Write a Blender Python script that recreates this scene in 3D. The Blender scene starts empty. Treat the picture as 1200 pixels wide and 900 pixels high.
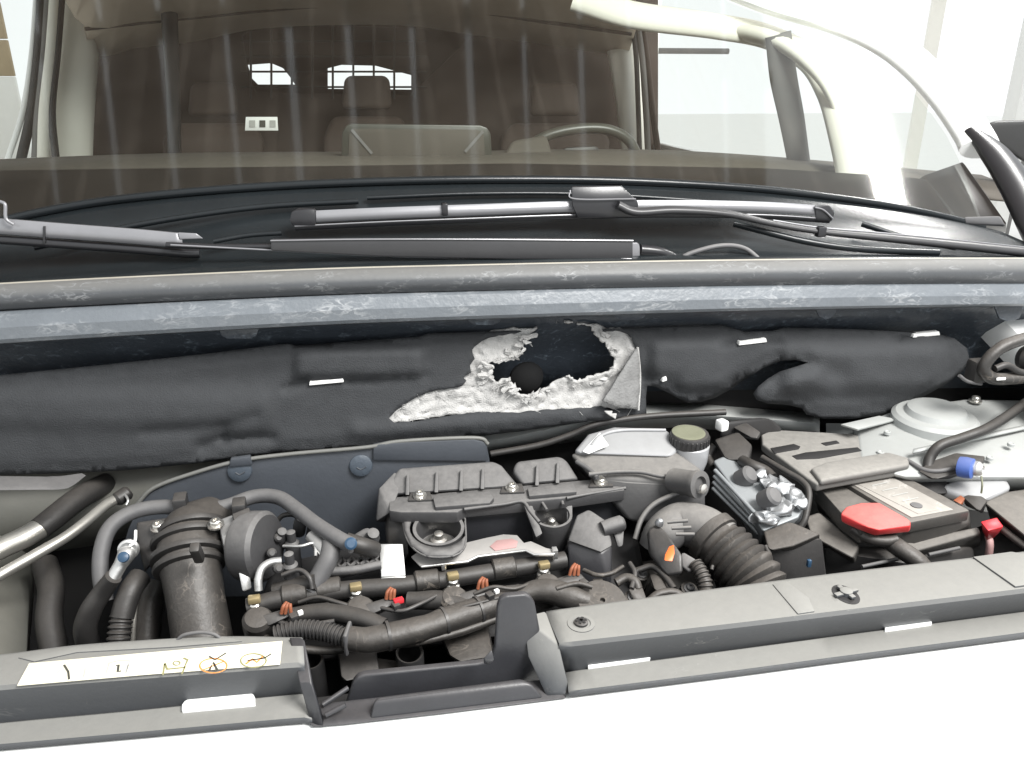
import bpy, bmesh, math, random
from mathutils import Vector, Matrix, noise
from mathutils.geometry import delaunay_2d_cdt

random.seed(7)
scene = bpy.context.scene
C = scene.collection

# ------------------------------------------------------------------ camera
CAM_Z, PITCH, YAW, F = 1.55, math.radians(21.0), math.radians(10.0), 924.0
cd = bpy.data.cameras.new('camera')
cam = bpy.data.objects.new('camera', cd)
C.objects.link(cam)
cam.location = (0, 0, CAM_Z)
cam.rotation_euler = (math.radians(90) - PITCH, 0, -YAW)
cd.sensor_width = 36
cd.lens = 36 * F / 1200
cd.clip_start = 0.02
cd.clip_end = 200
scene.camera = cam

# ------------------------------------------------------------------ light: bright open workshop bay
w = bpy.data.worlds.new('World')
scene.world = w
w.use_nodes = True
bg = w.node_tree.nodes['Background']
bg.inputs['Color'].default_value = (0.95, 0.98, 1.0, 1)
bg.inputs['Strength'].default_value = 0.85


def area(name, loc, target, sx, sy, power, col=(1, 1, 1), along=None):
    l = bpy.data.lights.new(name, 'AREA')
    l.shape = 'RECTANGLE'
    l.size, l.size_y = sx, sy
    l.energy = power
    l.color = col
    o = bpy.data.objects.new(name, l)
    C.objects.link(o)
    o.location = loc
    d = Vector(target) - Vector(loc)
    o.rotation_euler = d.to_track_quat('-Z', 'Y').to_euler()
    if along:
        zz = -d.normalized()
        yy = Vector(along)
        yy = (yy - zz * yy.dot(zz)).normalized()
        o.rotation_euler = Matrix((yy.cross(zz), yy, zz)).transposed().to_euler()
    return o


area('key_light', (1.3, -0.4, 3.2), (0.3, 0.9, 0.9), 1.3, 1.0, 125, (1, 0.985, 0.96))  # soft area key light added above and to the right
# overhead tube lamp right of the van; its image lies in the right half of the windscreen
lo_ = area('tube_lamp', (2.92, 2.36, 3.3), (0.9, 1.7, 1.45), .15, .95, 40, (1, 0.98, 0.95), (-.29, .80, 0))
vs = scene.view_settings
vs.view_transform = 'Standard'
vs.look = 'None'
vs.exposure = 0.55
vs.gamma = 1
vs.use_curve_mapping = False
scene.cycles.use_denoising = True
scene.cycles.max_bounces = 8
scene.cycles.transparent_max_bounces = 16

# ------------------------------------------------------------------ placing
_r = Vector((math.cos(YAW), -math.sin(YAW), 0))
_fh = Vector((math.sin(YAW), math.cos(YAW), 0))
_f = _fh * math.cos(PITCH) - Vector((0, 0, 1)) * math.sin(PITCH)
_u = _fh * math.sin(PITCH) + Vector((0, 0, 1)) * math.cos(PITCH)
CAM = Vector((0, 0, CAM_Z))


def ray(px, py):
    return _f + _r * ((px - 600) / F) + _u * ((450 - py) / F)


def Z(px, py, z):
    d = ray(px, py)
    return CAM + d * ((z - CAM_Z) / d.z)


def Y(px, py, y):
    d = ray(px, py)
    return CAM + d * (y / d.y)


def G(px, py):
    """the curved, raked windscreen surface"""
    d = ray(px, py)
    lo, hi = 0.5, 4.0
    for _ in range(40):
        t = (lo + hi) / 2
        p = CAM + d * t
        if p.y - (1.45 + 1.35 * (p.z - 1.385) + 0.10 * (p.x - 0.04) ** 2) > 0:
            hi = t
        else:
            lo = t
    return CAM + d * lo


def interp(tab, x):
    tab = sorted(tab)
    if x <= tab[0][0]:
        return tab[0][1]
    for (a, b), (c, d) in zip(tab, tab[1:]):
        if x <= c:
            return b + (d - b) * (x - a) / (c - a)
    return tab[-1][1]


# ------------------------------------------------------------------ materials
M = {}


def mat(name, col, rough=0.5, metal=0.0, dust=0.0, dcol=(0.33, 0.30, 0.26), var=0.25, vscale=18, bump=0.15,
        bscale=160, coat=0.0, alpha=None, trans=0.0, spec=0.5, speck=None, dvar=0.62, scuff=None):
    m = bpy.data.materials.new(name)
    m.use_nodes = True
    nt = m.node_tree
    N, L = nt.nodes, nt.links
    b = N['Principled BSDF']
    g = N.new('ShaderNodeNewGeometry')
    n1 = N.new('ShaderNodeTexNoise')
    n1.inputs['Scale'].default_value = vscale
    n1.inputs['Detail'].default_value = 6
    n1.inputs['Roughness'].default_value = 0.65
    L.new(g.outputs['Position'], n1.inputs['Vector'])
    mx = N.new('ShaderNodeMix')
    mx.data_type = 'RGBA'
    mx.inputs['A'].default_value = tuple(c * (1 - var) for c in col) + (1,)
    mx.inputs['B'].default_value = tuple(min(1, c * (1 + var)) for c in col) + (1,)
    L.new(n1.outputs['Fac'], mx.inputs['Factor'])
    out = mx.outputs['Result']
    rough_sock = None
    if dust > 0:
        sx = N.new('ShaderNodeSeparateXYZ')
        L.new(g.outputs['Normal'], sx.inputs[0])
        mr = N.new('ShaderNodeMapRange')
        mr.inputs['From Min'].default_value = 0.15
        mr.inputs['From Max'].default_value = 0.95
        mr.inputs['To Min'].default_value = 0.10
        mr.inputs['To Max'].default_value = 1.0
        L.new(sx.outputs['Z'], mr.inputs['Value'])
        n2 = N.new('ShaderNodeTexNoise')
        n2.inputs['Scale'].default_value = vscale * 4.5
        n2.inputs['Detail'].default_value = 8
        n2.inputs['Roughness'].default_value = 0.7
        L.new(g.outputs['Position'], n2.inputs['Vector'])
        mr2 = N.new('ShaderNodeMapRange')
        mr2.inputs['From Min'].default_value = 0.3
        mr2.inputs['From Max'].default_value = 0.68
        mr2.inputs['To Min'].default_value = dvar
        mr2.inputs['To Max'].default_value = 1.0
        L.new(n2.outputs['Fac'], mr2.inputs['Value'])
        mu = N.new('ShaderNodeMath')
        mu.operation = 'MULTIPLY'
        L.new(mr.outputs[0], mu.inputs[0])
        L.new(mr2.outputs[0], mu.inputs[1])
        mu2 = N.new('ShaderNodeMath')
        mu2.operation = 'MULTIPLY'
        mu2.inputs[1].default_value = dust
        L.new(mu.outputs[0], mu2.inputs[0])
        m2 = N.new('ShaderNodeMix')
        m2.data_type = 'RGBA'
        L.new(mu2.outputs[0], m2.inputs['Factor'])
        L.new(out, m2.inputs['A'])
        m2.inputs['B'].default_value = dcol + (1,)
        out = m2.outputs['Result']
        ra = N.new('ShaderNodeMapRange')
        ra.inputs['To Min'].default_value = rough
        ra.inputs['To Max'].default_value = min(1, rough + 0.45)
        L.new(mu2.outputs[0], ra.inputs['Value'])
        rough_sock = ra.outputs[0]
        if metal > 0:
            ms = N.new('ShaderNodeMapRange')
            ms.inputs['To Min'].default_value = metal
            ms.inputs['To Max'].default_value = 0
            L.new(mu2.outputs[0], ms.inputs['Value'])
            L.new(ms.outputs[0], b.inputs['Metallic'])
    if speck:
        scol, sscale, lo, hi, stretch = speck
        mp = N.new('ShaderNodeMapping')
        mp.inputs['Scale'].default_value = stretch
        L.new(g.outputs['Position'], mp.inputs['Vector'])
        n3 = N.new('ShaderNodeTexNoise')
        n3.inputs['Scale'].default_value = sscale
        n3.inputs['Detail'].default_value = 9
        n3.inputs['Roughness'].default_value = 0.72
        n3.inputs['Distortion'].default_value = 1.2
        L.new(mp.outputs[0], n3.inputs['Vector'])
        m4 = N.new('ShaderNodeMapRange')
        m4.inputs['From Min'].default_value = lo
        m4.inputs['From Max'].default_value = hi
        L.new(n3.outputs['Fac'], m4.inputs['Value'])
        m3 = N.new('ShaderNodeMix')
        m3.data_type = 'RGBA'
        L.new(m4.outputs[0], m3.inputs['Factor'])
        L.new(out, m3.inputs['A'])
        m3.inputs['B'].default_value = scol + (1,)
        out = m3.outputs['Result']
    if scuff:
        # thin worn lines, only here and there
        scol, sscale, wid, lo, hi, stretch = scuff
        mp = N.new('ShaderNodeMapping')
        mp.inputs['Scale'].default_value = stretch
        L.new(g.outputs['Position'], mp.inputs['Vector'])
        n3 = N.new('ShaderNodeTexNoise')
        n3.inputs['Scale'].default_value = sscale
        n3.inputs['Detail'].default_value = 4
        n3.inputs['Distortion'].default_value = 0.8
        L.new(mp.outputs[0], n3.inputs['Vector'])
        s1_ = N.new('ShaderNodeMath')
        s1_.operation = 'SUBTRACT'
        s1_.inputs[1].default_value = 0.5
        L.new(n3.outputs['Fac'], s1_.inputs[0])
        s2_ = N.new('ShaderNodeMath')
        s2_.operation = 'ABSOLUTE'
        L.new(s1_.outputs[0], s2_.inputs[0])
        m5 = N.new('ShaderNodeMapRange')
        m5.inputs['From Min'].default_value = 0
        m5.inputs['From Max'].default_value = wid
        m5.inputs['To Min'].default_value = 1
        m5.inputs['To Max'].default_value = 0
        L.new(s2_.outputs[0], m5.inputs['Value'])
        n4 = N.new('ShaderNodeTexNoise')
        n4.inputs['Scale'].default_value = sscale * 0.45
        n4.inputs['Detail'].default_value = 5
        L.new(mp.outputs[0], n4.inputs['Vector'])
        m6 = N.new('ShaderNodeMapRange')
        m6.inputs['From Min'].default_value = lo
        m6.inputs['From Max'].default_value = hi
        L.new(n4.outputs['Fac'], m6.inputs['Value'])
        mm = N.new('ShaderNodeMath')
        mm.operation = 'MULTIPLY'
        L.new(m5.outputs[0], mm.inputs[0])
        L.new(m6.outputs[0], mm.inputs[1])
        m7 = N.new('ShaderNodeMix')
        m7.data_type = 'RGBA'
        L.new(mm.outputs[0], m7.inputs['Factor'])
        L.new(out, m7.inputs['A'])
        m7.inputs['B'].default_value = scol + (1,)
        out = m7.outputs['Result']
    L.new(out, b.inputs['Base Color'])
    if rough_sock:
        L.new(rough_sock, b.inputs['Roughness'])
    else:
        b.inputs['Roughness'].default_value = rough
        b.inputs['Metallic'].default_value = metal
    b.inputs['Coat Weight'].default_value = coat
    b.inputs['Coat Roughness'].default_value = 0.08
    b.inputs['Transmission Weight'].default_value = trans
    b.inputs['Specular IOR Level'].default_value = spec
    if bump > 0:
        nb = N.new('ShaderNodeTexNoise')
        nb.inputs['Scale'].default_value = bscale
        nb.inputs['Detail'].default_value = 5
        L.new(g.outputs['Position'], nb.inputs['Vector'])
        bp = N.new('ShaderNodeBump')
        bp.inputs['Strength'].default_value = bump
        bp.inputs['Distance'].default_value = 0.004
        L.new(nb.outputs['Fac'], bp.inputs['Height'])
        L.new(bp.outputs[0], b.inputs['Normal'])
    M[name] = m
    return m


mat('white_paint', (0.80, 0.81, 0.80), 0.28, coat=0.6, var=0.02, bump=0)
mat('bay_paint', (0.37, 0.385, 0.38), 0.4, dust=0.35, dcol=(0.30, 0.29, 0.26), var=0.10, bump=0.03)
mat('bay_paint_dirty', (0.145, 0.145, 0.13), 0.5, dust=0.4, dcol=(0.19, 0.175, 0.14), var=0.2, bump=0.05)
mat('panel_plastic', (0.042, 0.046, 0.053), 0.40, dust=0.80, dcol=(0.26, 0.255, 0.235), var=0.08, vscale=14, bump=0.08, dvar=0.9,
    scuff=((0.27, 0.265, 0.25), 40, 0.010, 0.58, 0.75, (0.4, 1, 1)))
mat('recess_plastic', (0.026, 0.027, 0.031), 0.36, dust=0.20, dcol=(0.22, 0.20, 0.19), var=0.3, bump=0.08)
mat('black_plastic', (0.022, 0.022, 0.023), 0.36, dust=0.32, dcol=(0.22, 0.20, 0.18), var=0.25, bump=0.10)
mat('dusty_plastic', (0.034, 0.034, 0.036), 0.45, dust=0.62, dcol=(0.26, 0.25, 0.24), var=0.2, bump=0.12)
mat('brown_dust_plastic', (0.022, 0.021, 0.020), 0.38, dust=0.48, dcol=(0.150, 0.132, 0.115), var=0.35, bump=0.18,
    scuff=((0.16, 0.14, 0.12), 30, 0.02, 0.52, 0.7, (1, 1, 1)))
mat('airbox_plastic', (0.060, 0.060, 0.062), 0.45, dust=0.72, dcol=(0.27, 0.255, 0.235), var=0.15, bump=0.10)
mat('rubber', (0.018, 0.0175, 0.0175), 0.45, dust=0.28, dcol=(0.18, 0.16, 0.14), var=0.25, bump=0.10)
mat('hose_grey', (0.075, 0.075, 0.078), 0.5, dust=0.45, dcol=(0.22, 0.21, 0.20), var=0.15, bump=0.1)
mat('wiper_black', (0.018, 0.018, 0.02), 0.28, var=0.1, bump=0.02)
mat('arm_grey', (0.032, 0.032, 0.034), 0.40, var=0.15, bump=0.04)
mat('wiper_silver', (0.21, 0.21, 0.22), 0.30, metal=0.25, var=0.15, bump=0.02)
mat('cowl_plastic', (0.009, 0.011, 0.0125), 0.24, dust=0.06, dcol=(0.10, 0.12, 0.125), var=0.4, vscale=6, bump=0.05, spec=0.32)
mat('seal_top', (0.050, 0.054, 0.060), 0.42, dust=0.55, dcol=(0.20, 0.195, 0.18), var=0.2, bump=0.10, dvar=0.85,
    scuff=((0.22, 0.225, 0.23), 110, 0.05, 0.50, 0.72, (0.4, 1, 1)))
mat('seal_strip', (0.125, 0.138, 0.152), 0.40, var=0.22, vscale=12, bump=0.2, bscale=120,
    scuff=((0.31, 0.32, 0.33), 95, 0.07, 0.46, 0.74, (0.4, 1, 1)))
mat('seal_lip', (0.30, 0.28, 0.235), 0.5, var=0.2, bump=0.1)
mat('cowl_under', (0.035, 0.042, 0.052), 0.32, var=0.4, vscale=8, bump=0.35, bscale=90,
    speck=((0.14, 0.17, 0.20), 70, 0.56, 0.72, (0.6, 1, 1)))
mat('pad_skin', (0.043, 0.045, 0.048), 0.8, var=0.18, vscale=40, bump=0.45, bscale=420, spec=0.25)
mat('pad_trim', (0.07, 0.075, 0.085), 0.6, var=0.14, vscale=7, bump=0.2, bscale=260)
mat('fibre', (0.43, 0.425, 0.415), 0.95, var=0.40, vscale=70, bump=0.6, bscale=420, spec=0.1)
mat('flap_grey', (0.19, 0.19, 0.188), 0.85, var=0.35, vscale=60, bump=0.6, bscale=260)
mat('hole_dark', (0.005, 0.005, 0.0055), 0.9, bump=0)
mat('shield_plastic', (0.050, 0.056, 0.066), 0.42, dust=0.15, dcol=(0.2, 0.2, 0.2), var=0.3, vscale=9, bump=0.1)
mat('boss_blue', (0.055, 0.068, 0.085), 0.45, var=0.2, bump=0.2)
mat('trim_beige', (0.15, 0.15, 0.14), 0.5, var=0.2, bump=0.1)
mat('alloy', (0.62, 0.62, 0.61), 0.34, metal=0.9, dust=0.3, dcol=(0.3, 0.28, 0.26), var=0.12, bump=0.08)
mat('alloy_pipe', (0.62, 0.60, 0.55), 0.3, metal=0.85, dust=0.25, dcol=(0.28, 0.26, 0.22), var=0.12, bump=0.04)
mat('ecu_alloy', (0.36, 0.385, 0.40), 0.42, metal=0.6, dust=0.4, dcol=(0.3, 0.3, 0.29), var=0.1, bump=0.08)
mat('foil', (0.36, 0.37, 0.38), 0.42, metal=0.85, dust=0.25, dcol=(0.3, 0.3, 0.29), var=0.15, bump=0.1)
mat('bolt_steel', (0.66, 0.64, 0.60), 0.28, metal=0.9, var=0.1, bump=0.02)
mat('brass', (0.62, 0.50, 0.28), 0.38, metal=0.7, var=0.2, bump=0.05)
mat('orange', (0.75, 0.16, 0.04), 0.45, var=0.15, bump=0.1)
mat('orange_dusty', (0.26, 0.085, 0.04), 0.6, var=0.35, vscale=60, bump=0.15)
mat('red', (0.62, 0.04, 0.045), 0.4, dust=0.42, dcol=(0.50, 0.27, 0.22), var=0.08, bump=0.05)
mat('red_plain', (0.60, 0.03, 0.04), 0.4, var=0.08, bump=0.05)
mat('red_faded', (0.42, 0.26, 0.25), 0.6, var=0.15, bump=0.1)
mat('heat_shield', (0.42, 0.41, 0.40), 0.45, metal=0.4, dust=0.5, dcol=(0.36, 0.34, 0.31), var=0.12, bump=0.1)
mat('sticker', (0.78, 0.74, 0.60), 0.5, var=0.05, bump=0.03)
mat('tag_white', (0.85, 0.85, 0.83), 0.5, var=0.03, bump=0.02)
mat('ink', (0.06, 0.06, 0.05), 0.6, bump=0)
mat('ink_faint', (0.42, 0.42, 0.40), 0.6, bump=0)
mat('ink_orange', (0.72, 0.28, 0.08), 0.6, bump=0)
mat('ink_olive', (0.25, 0.24, 0.12), 0.6, bump=0)
mat('battery_case', (0.040, 0.038, 0.036), 0.45, dust=0.60, dcol=(0.25, 0.23, 0.205), var=0.2, bump=0.12)
mat('battery_cover', (0.10, 0.098, 0.094), 0.55, dust=0.85, dcol=(0.31, 0.295, 0.27), var=0.12, bump=0.1)
mat('battery_label', (0.36, 0.34, 0.315), 0.55, dust=0.55, dcol=(0.27, 0.25, 0.22), var=0.3, vscale=25, bump=0.08,
    speck=((0.50, 0.48, 0.45), 22, 0.55, 0.7, (1, 1, 1)))
mat('tank_white', (0.33, 0.335, 0.345), 0.28, dust=0.35, dcol=(0.32, 0.31, 0.29), var=0.2, vscale=30, bump=0.02)
mat('cap_olive', (0.13, 0.135, 0.085), 0.6, dust=0.5, dcol=(0.25, 0.25, 0.185), var=0.2, bump=0.1)
mat('blue', (0.045, 0.10, 0.34), 0.45, dust=0.25, var=0.15, bump=0.08)
mat('blue_grey', (0.025, 0.06, 0.11), 0.4, var=0.2, bump=0.05)
mat('cream', (0.80, 0.78, 0.71), 0.7, var=0.04, bump=0.03)
mat('headliner', (0.40, 0.34, 0.27), 0.9, var=0.08, bump=0.1)
mat('cabin_brown', (0.036, 0.024, 0.018), 0.8, var=0.3, vscale=5, bump=0)
mat('cabin_black', (0.02, 0.02, 0.02), 0.5, var=0.2, bump=0.05)
mat('dash', (0.085, 0.075, 0.062), 0.75, var=0.15, bump=0.05)
mat('screen_frame', (0.06, 0.06, 0.05), 0.35, var=0.1, bump=0)
mat('grey_seal', (0.17, 0.165, 0.16), 0.6, var=0.15, bump=0.05)
mat('concrete', (0.80, 0.79, 0.76), 0.8, var=0.08, vscale=3, bump=0.05)
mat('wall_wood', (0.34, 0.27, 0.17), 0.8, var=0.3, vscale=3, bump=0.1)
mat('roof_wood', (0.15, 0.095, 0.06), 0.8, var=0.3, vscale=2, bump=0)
mat('wall_white', (0.72, 0.72, 0.69), 0.7, var=0.05, bump=0)
mat('bay_black', (0.022, 0.021, 0.021), 0.7, bump=0)
mat('frit', (0.020, 0.017, 0.015), 0.3, var=0.2, bump=0)

# windscreen: clear glass that reflects by angle; dust haze plus painted roof-reflection streaks
m = bpy.data.materials.new('windscreen_glass')
m.use_nodes = True
nt = m.node_tree
N, L = nt.nodes, nt.links
N.remove(N['Principled BSDF'])
out = N['Material Output']
g = N.new('ShaderNodeNewGeometry')
tr = N.new('ShaderNodeBsdfTransparent')
tr.inputs['Color'].default_value = (0.86, 0.89, 0.86, 1)
gl = N.new('ShaderNodeBsdfGlossy')
gl.inputs['Roughness'].default_value = 0.055
fr = N.new('ShaderNodeFresnel')
fr.inputs['IOR'].default_value = 1.5
m1 = N.new('ShaderNodeMixShader')
L.new(fr.outputs[0], m1.inputs[0])
L.new(tr.outputs[0], m1.inputs[1])
L.new(gl.outputs[0], m1.inputs[2])
df = N.new('ShaderNodeBsdfDiffuse')
df.inputs['Color'].default_value = (0.30, 0.27, 0.23, 1)
mp = N.new('ShaderNodeMapping')
mp.inputs['Rotation'].default_value = (0, 0, math.radians(7))
mp.inputs['Scale'].default_value = (1.0, 0.04, 0.04)
L.new(g.outputs['Position'], mp.inputs['Vector'])
wv = N.new('ShaderNodeTexWave')
wv.inputs['Scale'].default_value = 4.2
wv.inputs['Distortion'].default_value = 6.0
wv.inputs['Detail'].default_value = 3
wv.inputs['Detail Scale'].default_value = 2.0
L.new(mp.outputs[0], wv.inputs['Vector'])
mr = N.new('ShaderNodeMapRange')
mr.inputs['From Min'].default_value = 0.80
mr.inputs['From Max'].default_value = 1.0
mr.inputs['To Min'].default_value = 0.07
mr.inputs['To Max'].default_value = 0.10
L.new(wv.outputs['Fac'], mr.inputs['Value'])
nz = N.new('ShaderNodeTexNoise')
nz.inputs['Scale'].default_value = 9
nz.inputs['Detail'].default_value = 8
L.new(g.outputs['Position'], nz.inputs['Vector'])
mu = N.new('ShaderNodeMath')
mu.operation = 'MULTIPLY'
L.new(mr.outputs[0], mu.inputs[0])
L.new(nz.outputs['Fac'], mu.inputs[1])
m2 = N.new('ShaderNodeMixShader')
L.new(mu.outputs[0], m2.inputs[0])
L.new(m1.outputs[0], m2.inputs[1])
L.new(df.outputs[0], m2.inputs[2])
L.new(m2.outputs[0], out.inputs['Surface'])
M['windscreen_glass'] = m

# ------------------------------------------------------------------ building


def tag(o, label=None, cat=None, group=None, kind=None):
    if label:
        o['label'] = label
    if cat:
        o['category'] = cat
    if group:
        o['group'] = group
    if kind:
        o['kind'] = kind
    return o


def thing(name, label, cat, loc, group=None):
    o = bpy.data.objects.new(name, None)
    C.objects.link(o)
    o.empty_display_size = 0.02
    o.location = loc
    return tag(o, label, cat, group)




def wloc(o):
    v = Vector((0, 0, 0))
    while o is not None:
        v = v + o.location
        o = o.parent
    return v


def finish(name, bm, material, parent=None, smooth=35, loc=None):
    bmesh.ops.recalc_face_normals(bm, faces=bm.faces)
    me = bpy.data.meshes.new(name)
    base = Vector((0, 0, 0))
    if parent is not None:
        base = wloc(parent)
    if len(bm.verts):
        lo = Vector((min(v.co.x for v in bm.verts), min(v.co.y for v in bm.verts), min(v.co.z for v in bm.verts)))
        hi = Vector((max(v.co.x for v in bm.verts), max(v.co.y for v in bm.verts), max(v.co.z for v in bm.verts)))
        org = Vector(((lo.x + hi.x) / 2, (lo.y + hi.y) / 2, lo.z))
    else:
        org = Vector((0, 0, 0))
    for v in bm.verts:
        v.co -= org
    bm.to_mesh(me)
    bm.free()
    me.polygons.foreach_set('use_smooth', [True] * len(me.polygons))
    me.set_sharp_from_angle(angle=math.radians(smooth))
    me.materials.append(M[material])
    o = bpy.data.objects.new(name, me)
    C.objects.link(o)
    o.parent = parent
    o.location = org - base
    return o


def do_bevel(bm, wd, seg=2, ang=25):
    if wd <= 0:
        return
    bmesh.ops.recalc_face_normals(bm, faces=bm.faces)
    es = [e for e in bm.edges if len(e.link_faces) == 2 and e.calc_face_angle(0) > math.radians(ang)]
    if es:
        bmesh.ops.bevel(bm, geom=es, offset=wd, offset_type='OFFSET', segments=seg, affect='EDGES', profile=0.5,
                        clamp_overlap=True)


def hull(name, pts, material, parent=None, bevel=0.003, seg=2):
    bm = bmesh.new()
    for p in pts:
        bm.verts.new(p)
    r = bmesh.ops.convex_hull(bm, input=bm.verts)
    junk = list({e for e in r['geom_interior'] + r['geom_unused'] if isinstance(e, bmesh.types.BMVert)})
    if junk:
        bmesh.ops.delete(bm, geom=[v for v in junk if v.is_valid], context='VERTS')
    bmesh.ops.dissolve_limit(bm, angle_limit=math.radians(2), verts=bm.verts, edges=bm.edges)
    do_bevel(bm, bevel, seg)
    return finish(name, bm, material, parent)


def prism(name, poly, vec, material, parent=None, bevel=0.003, seg=2):
    bm = bmesh.new()
    vec = Vector(vec)
    a = [bm.verts.new(p) for p in poly]
    b = [bm.verts.new(Vector(p) + vec) for p in poly]
    n = len(poly)
    bm.faces.new(a)
    bm.faces.new(b[::-1])
    for i in range(n):
        bm.faces.new((a[i], a[(i + 1) % n], b[(i + 1) % n], b[i]))
    do_bevel(bm, bevel, seg)
    return finish(name, bm, material, parent)


def top(name, pp, z, h, material, parent=None, bevel=0.003, seg=2):
    """solid whose flat top face is given by picture points at height z; reaches h down"""
    return prism(name, [Z(x, y, z) for x, y in pp], (0, 0, -h), material, parent, bevel, seg)


def front(name, pp, y, d, material, parent=None, bevel=0.003, seg=2):
    """solid whose upright front face is given by picture points at distance y; reaches d back"""
    return prism(name, [Y(a, b, y) for a, b in pp], (0, d, 0), material, parent, bevel, seg)


def box(name, c, s, material, parent=None, bevel=0.002, rz=0, rx=0, ry=0, seg=2):
    bm = bmesh.new()
    R = Matrix.Rotation(rz, 4, 'Z') @ Matrix.Rotation(ry, 4, 'Y') @ Matrix.Rotation(rx, 4, 'X')
    bmesh.ops.create_cube(bm, size=1, matrix=Matrix.Translation(c) @ R @ Matrix.Diagonal((*s, 1)))
    do_bevel(bm, bevel, seg)
    return finish(name, bm, material, parent)


def spline(pts, sub=8, rs=None):
    P = [Vector(p) for p in pts]
    n = len(P)
    R = rs if rs else [1] * n
    if n == 2:
        return [P[0].lerp(P[1], i / sub) for i in range(sub + 1)], [R[0] + (R[1] - R[0]) * i / sub for i in
                                                                   range(sub + 1)]
    out, ro = [], []
    for i in range(n - 1):
        p0 = P[i - 1] if i else P[0] * 2 - P[1]
        p1, p2 = P[i], P[i + 1]
        p3 = P[i + 2] if i + 2 < n else P[-1] * 2 - P[-2]
        for k in range(sub):
            t = k / sub
            out.append(0.5 * ((2 * p1) + (p2 - p0) * t + (2 * p0 - 5 * p1 + 4 * p2 - p3) * t * t +
                              (3 * p1 - p0 - 3 * p2 + p3) * t ** 3))
            ro.append(R[i] + (R[i + 1] - R[i]) * t)
    out.append(P[-1])
    ro.append(R[-1])
    return out, ro


def resample(P, R, step):
    d = [0]
    for a, b in zip(P, P[1:]):
        d.append(d[-1] + (b - a).length)
    n = max(2, int(d[-1] / step))
    out, ro = [], []
    j = 0
    for i in range(n + 1):
        s = d[-1] * i / n
        while j < len(P) - 2 and d[j + 1] < s:
            j += 1
        t = (s - d[j]) / max(1e-9, d[j + 1] - d[j])
        out.append(P[j].lerp(P[j + 1], t))
        ro.append(R[j] + (R[j + 1] - R[j]) * t)
    return out, ro


def sweep(bm, P, R, n=12, caps=True, flat=1.0, wob=0.0):
    t0 = (P[1] - P[0]).normalized()
    up = Vector((0, 0, 1)) if abs(t0.z) < 0.9 else Vector((0, 1, 0))
    nx = t0.cross(up).normalized()
    rings = []
    for i, p in enumerate(P):
        t = (P[min(i + 1, len(P) - 1)] - P[max(i - 1, 0)]).normalized()
        nx = (nx - t * nx.dot(t)).normalized()
        ny = t.cross(nx)
        ring = []
        for k in range(n):
            a = 2 * math.pi * k / n
            rr = R[i]
            if wob:
                q = p + (nx * math.cos(a) + ny * math.sin(a)) * rr
                rr *= 1 + wob * noise.noise(q * 40)
            ring.append(bm.verts.new(p + nx * math.cos(a) * rr + ny * math.sin(a) * rr * flat))
        rings.append(ring)
    for a, b in zip(rings, rings[1:]):
        for k in range(n):
            bm.faces.new((a[k], a[(k + 1) % n], b[(k + 1) % n], b[k]))
    if caps:
        bm.faces.new(rings[0][::-1])
        bm.faces.new(rings[-1])


def tube(name, pts, r, material, parent=None, n=14, sub=8, corr=None, flat=1.0, wob=0.0, caps=True, straight=False):
    rs = r if isinstance(r, (list, tuple)) else [r] * len(pts)
    if straight:
        P, R = [Vector(p) for p in pts], list(rs)
    else:
        P, R = spline(pts, sub, rs)
    if corr:
        pitch, amp = corr
        P, R = resample(P, R, pitch / 4)
        R = [q + amp * (0, 1, 1, 0)[i % 4] for i, q in enumerate(R)]
    bm = bmesh.new()
    sweep(bm, P, R, n, caps, flat, wob)
    return finish(name, bm, material, parent, 50 if not corr else 30)


def lathe(name, org, axis, prof, material, parent=None, n=28, smooth=30, cap=True, squash=1.0):
    bm = bmesh.new()
    ax = Vector(axis).normalized()
    up = Vector((0, 0, 1)) if abs(ax.z) < 0.9 else Vector((1, 0, 0))
    nx = ax.cross(up).normalized()
    ny = ax.cross(nx)
    org = Vector(org)
    rings = []
    for r, h in prof:
        rings.append([bm.verts.new(org + ax * h + (nx * math.cos(2 * math.pi * k / n) + ny * squash *
                                                   math.sin(2 * math.pi * k / n)) * max(r, 1e-4)) for k in range(n)])
    for a, b in zip(rings, rings[1:]):
        for k in range(n):
            bm.faces.new((a[k], a[(k + 1) % n], b[(k + 1) % n], b[k]))
    if cap:
        bm.faces.new(rings[0][::-1])
        bm.faces.new(rings[-1])
    return finish(name, bm, material, parent, smooth)


def bolt(org, axis, r, parent, material='bolt_steel', name='bolt'):
    o = lathe(name, org, axis, [(r * 1.5, -0.001), (r * 1.5, r * 0.25), (r, r * 0.35), (r, r * 1.0), (r * 0.8, r * 1.2),
                                (r * 0.4, r * 1.25), (r * 0.35, r * 0.9)], material, parent, n=12, smooth=25)
    return o


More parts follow.
